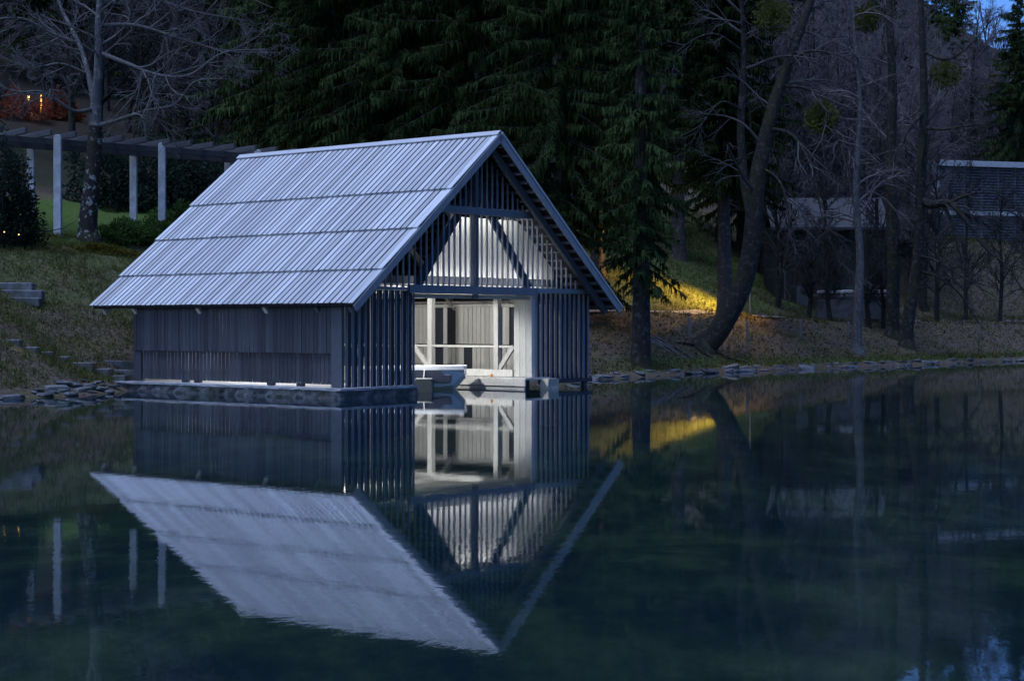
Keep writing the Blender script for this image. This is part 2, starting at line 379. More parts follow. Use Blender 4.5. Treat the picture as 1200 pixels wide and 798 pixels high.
# ------------------------------------------------------------------ lake
wx = grid_axis([(-420, 440, 20)]); wy = grid_axis([(-60, 240, 20)])
WX, WY = np.meshgrid(wx, wy); iv = np.arange(WX.size).reshape(WX.shape)
wq = np.stack([iv[:-1, :-1], iv[:-1, 1:], iv[1:, 1:], iv[1:, :-1]], -1).reshape(-1, 4)
wme = mesh_np('lake_water', np.stack([WX, WY, np.zeros_like(WX)], -1).reshape(-1, 3), wq)
n = NT('lake_water')
rip = n.noise(n.world((1.0, 0.55, 1)), 4.6, 4, 0.6, 0.3); big = n.noise(n.world((0.35, 0.8, 1)), 0.5, 3)
patch = n.ramp(n.noise(n.world((0.4, 1, 1)), 0.11, 3), [(0.4, 0.25), (0.65, 1.0)])
hgt = n.math('MULTIPLY_ADD', big, 0.8, n.math('MULTIPLY', rip, patch))
bp = n.n('ShaderNodeBump'); bp.inputs['Strength'].default_value = 0.055; bp.inputs['Distance'].default_value = 0.02; n.l(hgt, bp.inputs['Height'])
gl = n.n('ShaderNodeBsdfGlossy'); gl.inputs['Roughness'].default_value = 0.02; n.l(bp.outputs[0], gl.inputs['Normal'])
gl.inputs['Color'].default_value = (0.95, 0.97, 1, 1)
fr = n.n('ShaderNodeFresnel'); fr.inputs['IOR'].default_value = 1.333; n.l(bp.outputs[0], fr.inputs['Normal'])
tr = n.n('ShaderNodeBsdfTransparent'); tr.inputs[0].default_value = (0.70, 0.92, 0.80, 1)
df = n.n('ShaderNodeBsdfDiffuse'); df.inputs[0].default_value = (0.007, 0.022, 0.044, 1)
mx = n.n('ShaderNodeMixShader'); mx.inputs[0].default_value = 0.4; n.l(tr.outputs[0], mx.inputs[1]); n.l(df.outputs[0], mx.inputs[2])
m2 = n.n('ShaderNodeMixShader'); n.l(fr.outputs[0], m2.inputs[0]); n.l(mx.outputs[0], m2.inputs[1]); n.l(gl.outputs[0], m2.inputs[2])
n.l(m2.outputs[0], n.out.inputs[0])
lake = link('lake_water', wme, n.m); tag(lake, kind='structure')

# ------------------------------------------------------------------ path along the right bank
def offset_line(d0, x0, x1, step=1.0):
    """points at inland distance d0 behind the right shore"""
    pts = []
    for X in np.arange(x0, x1, step):
        Ys = np.arange(55, 190, 0.1); D = shore_dist(np.full(Ys.shape, X), Ys); k = np.nonzero(D >= d0)[0][0]; pts.append((X, Ys[k]))
    return pts
pa = offset_line(8.0, -1.0, 52.0, 1.5); pb = offset_line(9.6, -2.2, 50.8, 1.5)
pv = []
for i, ((x0, y0), (x1, y1)) in enumerate(zip(pa, pb)):
    pv += [(x0, y0, hz(x0, y0) + 0.03), (x1, y1, hz(x1, y1) + 0.05)]
k = len(pa); pq = np.array([(2*i, 2*i+2, 2*i+3, 2*i+1) for i in range(k - 1)])
path = link('gravel_path', mesh_np('gravel_path', np.array(pv), pq, True), plain('path_gravel', (0.27, 0.255, 0.25), 0.95, 0.1, 0.3, 3)); tag(path, kind='structure')

# ------------------------------------------------------------------ boathouse
BX, BY, TH = -4.977, 49.524, 0.683
BANG = math.atan2(math.cos(TH), math.sin(TH))
HW, RIDGE, EAVE, OS = 6.076, 8.29, 2.75, 0.589       # half width, ridge and eave height, side overhang
V0, V1 = -0.99, 11.33                                # roof from front verge to back verge
SA = math.atan2(RIDGE - EAVE, HW + OS); SLOPE = math.hypot(HW + OS, RIDGE - EAVE)
bh = empty('boathouse', (BX, BY, 0), BANG)
tag(bh, 'grey timber boathouse with steep plank roof and lit open front at the water', 'boathouse')
def roof_z(u, off=0.0): return RIDGE - abs(u - HW) * math.tan(SA) - off / math.cos(SA)
def bpart(name, a, b, m, parent=None, bevel=0.006):
    mb = MB(); c = [(a[i] + b[i]) / 2 for i in range(3)]
    mb.box([a[i] - c[i] for i in range(3)], [b[i] - c[i] for i in range(3)])
    o = mb.build(name, M[m], parent or bh, bevel); o.location = c; return o
_cache = {}
def piece(name, size, center, m, parent=None, rot=None):
    """alike pieces share one mesh"""
    key = (name, tuple(round(s, 3) for s in size), m)
    if key not in _cache:
        mb = MB(); mb.box([-s / 2 for s in size], [s / 2 for s in size]); me = mb.mesh(name, min(size) * 0.12); me.materials.append(M[m]); _cache[key] = me
    o = bpy.data.objects.new(name, _cache[key]); COL.objects.link(o); o.parent = parent or bh; o.location = center
    if rot: o.rotation_euler = rot
    return o
def slope_matrix(side, v, s, nrm, tilt=0.0):
    """frame on the roof: x along v, y down the slope, z out of the roof"""
    ca, sa = math.cos(SA), math.sin(SA)
    ydir = Vector((side * ca, 0, -sa)); nd = Vector((side * sa, 0, ca)); xdir = Vector((0, -side, 0))
    p = Vector((HW, 0, RIDGE)) + ydir * s + nd * nrm; p.y = v
    R = Matrix((xdir, ydir, nd)).transposed().to_4x4(); R.translation = p
    return R @ Matrix.Rotation(tilt, 4, 'X')
roof = link('roof', None, None, bh); roof.empty_display_size = 0.2
# deck under the planks, both slopes
mb = MB()
for sd in (-1, 1):
    Mx = slope_matrix(sd, (V0 + V1) / 2, 0, 0); hl = (V1 - V0) / 2 - 0.06
    mb.box((-hl, 0.02, -0.14), (hl, SLOPE - 0.06, -0.095), Mx)
mb.build('roof_deck', M['underlay'], roof)
bounds = [0.0, 0.355, 0.585, 0.815, 1.0]
NP = 49; PW = (V1 - V0 - 0.20) / NP
for r in range(4):
    s0 = bounds[r] * SLOPE - (0.10 if r else -0.08); s1 = bounds[r + 1] * SLOPE
    mb = MB(); mb.box((-PW / 2 + 0.031, 0, -0.006), (PW / 2 - 0.031, s1 - s0, 0.016)); me = mb.mesh('roof_plank', 0.005); me.materials.append(M['roof'])
    for i in range(NP):
        o = bpy.data.objects.new('roof_plank', me); COL.objects.link(o); o.parent = roof
        lift = 0.075
        v = V0 + 0.20 + PW * (i + 0.5) + rnd.uniform(-0.004, 0.004)
        o.matrix_local = slope_matrix(-1, v, s0 + rnd.uniform(-0.006, 0.012), -0.035 + rnd.uniform(-0.003, 0.003), lift / (s1 - s0))
mb = MB()
for i in range(NP):                                   # far slope, turned away from the lake
    v = V0 + 0.20 + PW * (i + 0.5)
    mb.box((-PW / 2 + 0.014, 0.08, -0.035), (PW / 2 - 0.014, SLOPE, -0.003), slope_matrix(1, v, 0, 0))
mb.build('roof_cladding', M['roof'], roof)
for r in range(4):                                    # front edge boards, row by row
    s0 = bounds[r] * SLOPE - (0.10 if r else -0.08); s1 = bounds[r + 1] * SLOPE
    mb = MB(); mb.box((-0.105, 0, -0.02), (0.105, s1 - s0, 0.02)); o = mb.build('edge_board', M['roof'], roof, 0.006)
    o.matrix_local = slope_matrix(-1, V0 + 0.10, s0, -0.022, 0.055 / (s1 - s0))
for sd in (-1, 1):
    mb = MB(); mb.box((-(V1 - V0) / 2 - 0.02, -0.03, 0.0), ((V1 - V0) / 2 + 0.02, 0.19, 0.035), slope_matrix(sd, (V0 + V1) / 2, 0, 0.012))
    mb.build('ridge_board', M['ridge'], roof, 0.004)
    mb = MB(); mb.box((-0.025, 0.05, -0.26), (0.025, SLOPE + 0.02, -0.035), slope_matrix(sd, V0 - 0.005, 0, 0)); mb.build('barge_board', M['fin'], roof, 0.006)
    mb = MB(); mb.box((-0.03, 0.05, -0.028), (0.03, SLOPE + 0.03, 0.05), slope_matrix(sd, V0 - 0.025, 0, 0)) if sd > 0 else None
    if sd > 0: mb.build('verge_strip', M['roof'], roof, 0.006)
    for v in (V0 + 0.45, 0.85, 3.1, 6.2, 9.4, 11.0):
        mb = MB(); mb.box((-0.07, 0.1, -0.46), (0.07, SLOPE - 0.15, -0.23), slope_matrix(sd, v, 0, 0)); mb.build('rafter', M['wall'] if v < 1 else M['pale'], roof, 0.008)
    for s in np.arange(0.45, SLOPE - 0.1, 0.42):
        mb = MB(); mb.box((-(V1 - V0) / 2 + 0.08, -0.04, -0.225), ((V1 - V0) / 2 - 0.08, 0.04, -0.145), slope_matrix(sd, (V0 + V1) / 2, s, 0)); mb.build('roof_batten', M['wall'], roof)
# front wall: dark boards with upright fins before them, open fins in the gable
FP = 0.2655; fins = [0.10 + FP * i for i in range(46)]
DL, DR = 3.05, 8.92
for u in fins:
    if u > 12.2: continue
    if u < DL + 0.05 or u > DR - 0.05:
        piece('wall_fin', (0.045, 0.075, 2.90), (u, -0.045, 0.30 + 1.45), 'fin')
        if not (DL - 0.2 < u < DL + 0.05) and u + FP < 12.25:
            piece('wall_board', (0.215, 0.03, 2.90), (u + FP / 2, 0.01, 0.30 + 1.45), 'dark')
    top = roof_z(u, 0.24)
    if top - 3.36 > 0.15:
        z1 = min(top, 5.66)
        bpart('gable_fin', (u - 0.028, -0.13, 3.26), (u + 0.028, -0.07, z1), 'fin')
        if top > 6.0: bpart('gable_fin', (u - 0.028, -0.13, 5.91), (u + 0.028, -0.07, top), 'fin')
bpart('lintel_beam', (2.66, -0.24, 3.12), (8.98, -0.125, 3.38), 'fin')
bpart('wall_plate', (0.35, -0.17, 3.205), (2.655, -0.124, 3.30), 'fin')
bpart('wall_plate', (8.985, -0.20, 3.205), (12.72, -0.124, 3.37), 'fin')
bpart('collar_beam', (3.20, -0.24, 5.67), (8.95, -0.125, 5.90), 'fin')
# truss behind the gable fins
bpart('king_post', (5.76, -0.23, 3.0), (5.92, -0.065, 7.3), 'wall')
for sd in (-1, 1):
    mb = MB(); mb.bar((5.97 + sd * 0.1, -0.02, 6.55), (5.97 + sd * 2.78, -0.02, 3.36), 0.08, 0.34, (0, 0, 1)); mb.build('truss_strut', M['dark'], bh, 0.01)
# lit inner gable boards behind the truss
zb = 3.70
u = 3.5
while u < 11.0:
    top = min(5.64, roof_z(u + 0.2, 0.24), 3.5 + (u - 3.95) * 1.27)
    if top > zb + 0.12:
        mb = MB(); t2 = min(5.64, roof_z(u, 0.24)); mb.prism([(u + 0.012, zb), (u + 0.193, zb), (u + 0.193, top if u > 6 else min(5.64, top + 0.24)), (u + 0.012, t2 if u > 6 else top)], 1, 0.55, 0.575)
        mb.build('gable_board', M['pale'], bh)
    u += 0.205
bpart('loft_beam', (0.9, 0.53, 3.445), (11.2, 0.62, 3.68), 'dark')
bpart('loft_light_baffle', (3.5, -0.06, 5.93), (8.7, 0.9, 5.96), 'dark')  # unseen board added to block lamp light and keep the upper gable dark
# left long wall: outer flap of boards above, slatted boards below
BW = 0.1765
for i in range(52):
    v = 0.34 + BW * (i + 0.5)
    piece('side_board', (0.03, BW - 0.010, 1.56), (-0.165 + rnd.uniform(-0.008, 0.008), v, 1.30 + 0.78), 'flap')
for i in range(50):
    v = 0.36 + BW * (i + 0.5)
    piece('slat_board', (0.026, BW - (0.026 if i % 11 else 0.012), 1.14), (-0.04 + rnd.uniform(-0.004, 0.004), v, 0.38 + 0.57), 'flap')
bpart('corner_board', (-0.185, -0.125, 0.30), (-0.145, 0.325, 2.86), 'wall')
bpart('corner_post', (-0.14, -0.02, 0.302), (0.04, 0.30, 2.92), 'wall')
bpart('corner_post', (11.95, 0.03, -0.3), (12.1, 0.2, 2.98), 'wall')
bpart('corner_post', (-0.13, 9.20, 0.302), (0.04, 9.55, 2.88), 'flap')
bpart('side_rail', (-0.02, 0.36, 1.42), (0.08, 9.3, 1.55), 'dark')
bpart('side_rail', (-0.02, 0.36, 0.66), (0.06, 9.3, 0.72), 'dark')
for v in (1.6, 2.9, 6.3, 6.9): bpart('foot_block', (-0.10, v, 0.302), (0.02, v + 0.28, 0.40), 'dark')
bpart('eave_plate', (-0.06, 0.32, 2.70), (0.1, 9.55, 2.90), 'dark')
mb = MB(); mb.prism([(-0.05, 0.3), (12.1, 0.3), (12.1, 2.85), (6.076, 7.8), (-0.05, 2.85)], 1, 9.56, 9.62); mb.build('back_wall', M['wall'], bh)
# right long wall, seen from inside through the front
gaps_u = [(6.77, 7.07), (6.22, 6.51), (3.80, 4.04), (3.16, 3.48)]
gaps_l = [(6.77, 7.07), (5.38, 5.56), (3.80, 4.30)]
v = 2.6
while v < 9.4:
    w = 0.205; c = v + w / 2
    if not any(a - 0.05 < c < b + 0.05 for a, b in gaps_u): piece('inner_board', (0.025, w - 0.018, 1.48), (12.04 + rnd.uniform(-.012, .012), c, 1.43 + 0.74), 'pale')
    if not any(a - 0.03 < c < b + 0.03 for a, b in gaps_l): piece('inner_board', (0.025, w - 0.018, 0.90), (12.04 + rnd.uniform(-.012, .012), c, 0.42 + 0.45), 'pale')
    v += w
bpart('inner_wall', (12.03, 0.21, 0.4), (12.06, 2.58, 2.92), 'pale')
bpart('opening_blackout', (12.115, 0.21, 0.2), (12.15, 9.5, 2.90), 'dark')  # dark panel added to keep the wall openings black against lamp light
bpart('inner_rail', (11.92, 0.25, 2.78), (12.02, 9.5, 2.90), 'pale')
bpart('inner_rail', (11.92, 0.25, 1.31), (12.02, 9.5, 1.40), 'pale')
for p in (6.60, 3.60): bpart('window_bar', (12.03, p - 0.09, 1.42), (12.06, p + 0.09, 2.92), 'pale')
bpart('eave_plate', (11.9, 0.21, 2.93), (12.02, 9.55, 3.02), 'pale')
# timber frame along the dock
bpart('sill_beam', (8.95, 0.85, 0.385), (9.13, 9.4, 0.62), 'pale')
bpart('head_beam', (8.94, 0.85, 3.08), (9.12, 9.4, 3.28), 'pale')
bpart('hand_rail', (8.985, 0.85, 1.36), (9.055, 9.4, 1.44), 'pale')
for v in (1.58, 4.62, 7.66): bpart('frame_post', (8.94, v - 0.10, 0.62), (9.14, v + 0.10, 3.08), 'pale')
for va, vb in ((0.85, 1.48), (5.45, 4.72), (8.5, 7.76)):
    mb = MB(); mb.bar((9.03, va, 1.42), (9.03, vb, 0.64), 0.10, 0.16); mb.build('frame_brace', M['pale'], bh, 0.006)
for v in (0.12, 0.38, 0.64): piece('jamb_board', (0.05, 0.25, 2.74), (8.955, v, 0.385 + 1.37), 'pale')
bpart('jamb_post', (8.985, -0.02, 0.385), (9.12, 0.14, 3.12), 'pale')
bpart('door_head', (3.1, 0.05, 2.98), (8.9, 0.16, 3.115), 'pale')
bpart('loft_floor', (1.0, 0.64, 3.40), (11.15, 9.5, 3.44), 'pale')
for v in (2.2, 4.4, 6.6): bpart('joist', (0.7, v, 3.21), (11.4, v + 0.12, 3.395), 'pale')
bpart('door_post', (2.9, 0.05, 0.302), (3.02, 0.22, 3.18), 'pale')
# dock floor
dock = link('dock', None, None, bh)
for i in range(9):
    v0 = -0.25 + i * 1.1
    bpart('dock_plank', (8.30, v0 + 0.005, 0.30), (9.6, v0 + 1.095, 0.375), 'pale', dock)
bpart('dock_edge', (8.24, -0.27, 0.10), (8.295, 9.5, 0.335), 'pale', dock)
bpart('dock_skirt', (8.30, -0.20, 0.0), (8.36, 9.5, 0.085), 'pale', dock)
bpart('dock_walk', (9.61, 0.22, 0.28), (11.95, 9.5, 0.36), 'pale', dock)
for v in (-0.05, 3, 6, 9): bpart('dock_pile', (8.5, v, -1.9), (8.75, v + 0.25, 0.295), 'dark', dock)
bpart('sill_board', (9.2, -0.125, 0.16), (12.2, -0.06, 0.295), 'dark')

# lamps inside the boathouse
def bw(u, v, z): return Matrix.Translation((BX, BY, 0)) @ Matrix.Rotation(BANG, 4, 'Z') @ Vector((u, v, z))
def strip_lamp(label, u, z, length, power, up):
    st = empty('strip_lamp', bw(u, 0.15, z), BANG); tag(st, label, 'lamp'); h_ = length / 2
    mb = MB(); mb.box((-h_ - 0.05, -0.04, -0.05 if up else 0.01), (h_ + 0.05, 0.04, -0.01 if up else 0.05)); mb.build('lamp_housing', M['steel'], st, 0.005)
    mb = MB(); mb.box((-h_, -0.025, -0.009), (h_, 0.025, 0.009)); mb.build('lamp_tube', M['lamp_white'], st, 0.003)
    al = bpy.data.lights.new('strip_light', 'AREA'); al.shape = 'RECTANGLE'; al.size = length; al.size_y = 0.05; al.energy = power; al.color = (0.97, 0.98, 1.0)
    ao = bpy.data.objects.new('strip_light', al); COL.objects.link(ao); ao.parent = st; ao.location = (0, 0, 0.015 if up else -0.015)
    ao.rotation_euler = (math.radians(180 - 30 if up else 30), 0, 0)
strip_lamp('long white strip lamp hidden behind the lintel beam of the boathouse', 6.9, 3.31, 6.6, 27, True)
strip_lamp('added short strip lamp, unseen behind the collar beam to even the gable lighting', 6.6, 5.80, 4.0, 14, False)  # second strip has no known source; added to even light on the boards
for u, v, p in ((5.0, 2.50, 340), (1.5, 4.74, 260)):
    cl = empty('ceiling_lamp', bw(u, v, 3.395), BANG)
    tag(cl, 'round white ceiling lamp over the ' + ('boat bay' if u > 3 else 'walkway by the slatted side wall') + ' inside the boathouse', 'lamp')
    V_, Q_ = tubes([([(0, 0, 0.0), (0, 0, -0.02)], [0.13, 0.13])], lambda r: 14); link('lamp_base', mesh_np('lamp_base', V_, Q_), M['steel'], cl)
    V_, Q_ = tubes([([(0, 0, -0.02), (0, 0, -0.03), (0, 0, -0.035)], [0.11, 0.10, 0.03])], lambda r: 14); link('lamp_shade', mesh_np('lamp_shade', V_, Q_), M['lamp_white'], cl)
    lamp('ceiling_light', (0, 0, -0.09), p, (0.97, 0.98, 1.0), 0.05, cl)

# concrete quay the boathouse stands on
qy = empty('concrete_quay', (BX, BY, 0), BANG); tag(qy, 'low concrete quay under the left half of the boathouse', 'quay')
def rough_slab(name, outline, z0, z1, m, parent, amp=0.03, seed=1):
    """outline (u,v) loop subdivided and roughened"""
    r = random.Random(seed); pts = []
    for (a, b) in zip(outline, outline[1:] + outline[:1]):
        a = Vector(a); b = Vector(b); k = max(2, int((b - a).length / 0.22))
        for i in range(k): pts.append(a.lerp(b, i / k))
    rings = []; N = len(pts)
    for z, s in ((z0, 0.10), (z0 + (z1 - z0) * 0.35, 0.06), (z0 + (z1 - z0) * 0.7, 0.03), (z1 - (z1 - z0) * 0.12, 0.0), (z1, -0.03)):
        rings.append([(p.x + r.uniform(-amp, amp) - 0 * s, p.y + r.uniform(-amp, amp), z + (r.uniform(-0.01, 0.01) if z > z1 - 0.01 else 0)) for p in pts])
    vs = [p for q in rings for p in q]; fs = [(k * N + i, k * N + (i + 1) % N, (k + 1) * N + (i + 1) % N, (k + 1) * N + i) for k in range(4) for i in range(N)]
    fs.append(tuple(4 * N + i for i in range(N)))
    mb = MB(); mb.add(vs, fs); return mb.build(name, M[m], parent)
rough_slab('slab', [(-0.72, 10.2), (-0.72, -0.62), (2.6, -0.62), (2.6, 10.2)], -1.2, 0.235, 'concrete', qy, 0.06, 3)
rough_slab('lit_top', [(-0.76, 10.25), (-0.76, -0.66), (2.64, -0.66), (2.64, 10.25)], 0.238, 0.30, 'lit_top', qy, 0.012, 4)  # thin layer added to carry the painted lamp and sky light
mb = MB(); mb.box((2.7, 8.9, -1), (12.3, 9.5, 0.29)); mb.build('back_wall', M['concrete'], qy)
sb = empty('stone_block', bw(9.45, -0.36, 0), BANG); tag(sb, 'pale rough stone block in the water at the right end of the dock', 'stone block')
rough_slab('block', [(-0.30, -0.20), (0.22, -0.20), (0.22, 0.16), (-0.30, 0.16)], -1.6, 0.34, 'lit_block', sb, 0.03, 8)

# rowing boat in the bay
boat = empty('motor_boat', (-3.35, 56.2, 0.0), math.radians(-3)); tag(boat, 'small white boat with dark cover moored inside the boathouse', 'boat')
prof = [(-1.75, 0.62), (-1.2, 0.66), (1.45, 0.70), (1.83, 0.70)]
def hull(width, z):                                  # half outline of the hull at height fraction
    return [(-1.7, width * 0.75), (-0.6, width), (0.7, width), (1.35, width * 0.92)]
mb = MB()
secs = [(-1.70, 0.50, 0.10), (-0.9, 0.66, 0.0), (0.2, 0.70, -0.04), (1.0, 0.68, -0.02), (1.42, 0.62, 0.04), (1.80, 0.56, 0.44)]
rows = []
for x, w, zb_ in secs:
    zt = 0.68 if x < 1.0 else 0.72
    rows.append([(x, -w, zt), (x, -w * 0.97, zt - 0.10), (x, -w * 0.86, zb_ + 0.12), (x, -w * 0.4, zb_ - 0.06), (x, w * 0.4, zb_ - 0.06), (x, w * 0.86, zb_ + 0.12), (x, w * 0.97, zt - 0.10), (x, w, zt)])
vs = [p for r_ in rows for p in r_]; fs = []
for i in range(len(rows) - 1):
    for j in range(7): fs.append((i * 8 + j, (i + 1) * 8 + j, (i + 1) * 8 + j + 1, i * 8 + j + 1))
fs.append(tuple(range(8))); fs.append(tuple(range(len(rows) * 8 - 8, len(rows) * 8))[::-1])
mb.add(vs, fs); mb.build('hull', M['white_gel'], boat)
for sd in (-1, 1):                                   # deck rim, thicker towards the bow
    rim = []
    for x, w, _ in secs: rim += [(x, sd * (w * 0.96 - 0.08), 0.65), (x, sd * (w * 0.96 + 0.08), 0.65), (x, sd * (w * 0.96 + 0.07), 0.775 + 0.015 * x), (x, sd * (w * 0.96 - 0.07), 0.775 + 0.015 * x)]
    k_ = len(secs); mb = MB()
    mb.add(rim, [(4*i + a, 4*i + (a + 1) % 4, 4*i + 4 + (a + 1) % 4, 4*i + 4 + a) for i in range(k_ - 1) for a in range(4)] + [(0, 1, 2, 3), (4*k_ - 4, 4*k_ - 3, 4*k_ - 2, 4*k_ - 1)])
    mb.build('gunwale', M['white_gel'], boat, 0.01)
mb = MB(); mb.prism([(0.75, 0.62), (1.45, 0.60), (1.82, 0.70), (1.82, 0.78), (0.55, 0.80)], 1, -0.56, 0.56); mb.build('foredeck', M['white_gel'], boat, 0.02)
mb = MB(); mb.prism([(-0.5, 0.28), (-0.5, 0.62), (0.28, 0.66), (0.94, 0.66), (1.08, 0.56), (1.18, 0.50), (1.40, 0.50), (1.36, 0.24), (1.14, 0.24), (0.8, 0.28)], 1, -0.76, -0.60); mb.build('side_cover', M['navy'], boat, 0.015)
mb = MB(); mb.prism([(0.18, -0.04), (0.12, 0.08), (0.24, 0.40), (0.80, 0.40), (0.82, -0.04)], 1, -1.12, -0.78); mb.build('fender_box', M['motor'], boat, 0.03)
mb = MB(); mb.box((-0.9, -0.62, 0.30), (-0.5, 0.62, 0.36)); mb.build('thwart', M['white_gel'], boat, 0.01)
mb = MB(); mb.bar((0.5, -0.95, 0.39), (0.5, -0.70, 0.70), 0.03, 0.03); mb.build('fender_strap', M['steel'], boat)
# small orange float on the dock
mb = MB()
V_, Q_ = tubes([([(0, 0, 0.0), (0, 0, 0.03), (0, 0, 0.09), (0, 0, 0.12)], [0.02, 0.05, 0.05, 0.015])], lambda r: 10)
fl = link('mooring_float', mesh_np('mooring_float', V_, Q_, True), plain('float_orange', (0.75, 0.30, 0.06), 0.5)); fl.location = bw(8.45, 1.35, 0.376); tag(fl, 'tiny orange float standing on the lit dock', 'float')

# ------------------------------------------------------------------ trees: generators
def branch_path(r, p, d, L, r0, r1, n, wob, grav):
    pts = [p.copy()]; rad = [r0]; d = d / np.linalg.norm(d); step = L / n
    for i in range(n):
        d = d + r.normal(0, wob, 3) + np.array([0, 0, grav]); d /= np.linalg.norm(d)
        pts.append(pts[-1] + d * step); rad.append(r0 + (r1 - r0) * (i + 1) / n)
    return np.array(pts), np.array(rad)

def grow(r, pts, rad, L, level, out, spec):
    """side branches along a limb; spec = list of (count, length ratio, angle, wobble, gravity, segments) per level"""
    if level >= len(spec): return
    cnt, ratio, ang, wob, grav, seg = spec[level]
    n = len(pts)
    for k in range(int(cnt)):
        t = r.uniform(0.22, 1.0); f = t * (n - 1); i = min(int(f), n - 2); q = f - i
        p = pts[i] * (1 - q) + pts[i + 1] * q; rr = rad[i] * (1 - q) + rad[i + 1] * q
        ax = pts[i + 1] - pts[i]; ax /= np.linalg.norm(ax) + 1e-9
        side = np.cross(ax, r.normal(0, 1, 3)); side /= np.linalg.norm(side) + 1e-9
        a = ang * r.uniform(0.7, 1.3); d = ax * math.cos(a) + side * math.sin(a)
        l = L * ratio * r.uniform(0.55, 1.25) * (1.15 - 0.5 * t)
        r0 = max(min(rr * 0.72, 0.02 * l + 0.008), 0.008)
        bp_, br = branch_path(r, p, d, l, r0, max(0.006, r0 * 0.3), seg, wob, grav)
        out.append((bp_, br)); grow(r, bp_, br, l, level + 1, out, spec)

def sides(r0): return 12 if r0 > 0.25 else (7 if r0 > 0.07 else (4 if r0 > 0.025 else 3))
def smooth_path(pts, k=5):
    """Catmull-Rom through control points given as (x, y, z, r)"""
    P = np.array(pts, float); P = np.vstack([2 * P[0] - P[1], P, 2 * P[-1] - P[-2]]); out = []
    for i in range(1, len(P) - 2):
        for t in np.linspace(0, 1, k, endpoint=False):
            a, b, c, d = P[i-1], P[i], P[i+1], P[i+2]
            out.append(0.5 * (2*b + (c-a)*t + (2*a-5*b+4*c-d)*t*t + (3*b-a-3*c+d)*t**3))
    out.append(P[-2]); out = np.array(out); return out[:, :3], np.maximum(out[:, 3], 0.006)

def tree_thing(name, label, base, trunk_paths, crown_paths, mt, mc, cat='tree', group=None, upper=None):
    base = np.array(base, float); o = empty(name, tuple(base)); tag(o, label, cat, group)
    V_, Q_ = tubes([(p - base, r_) for p, r_ in trunk_paths], sides); link('trunk', mesh_np('trunk', V_, Q_, True), M[mt], o)
    if upper:
        V_, Q_ = tubes([(p - base, r_) for p, r_ in upper], sides); link('limb', mesh_np('limb', V_, Q_, True), M['bark_pale'], o)
    if crown_paths:
        V_, Q_ = tubes([(p - base, r_) for p, r_ in crown_paths], sides); link('crown', mesh_np('crown', V_, Q_, True), M[mc], o)
    return o

def P4(x, y, Y, r): v = at(x, y, Y); return (v.x, v.y, v.z, r)
def flare(pts):                                       # buttress at the foot of a trunk
    p, r_ = pts; p = p.copy(); r_ = r_.copy(); r_[0] *= 1.45
    if len(r_) > 1: r_[1] *= 1.15
    p[0, 2] -= 0.35; return p, r_

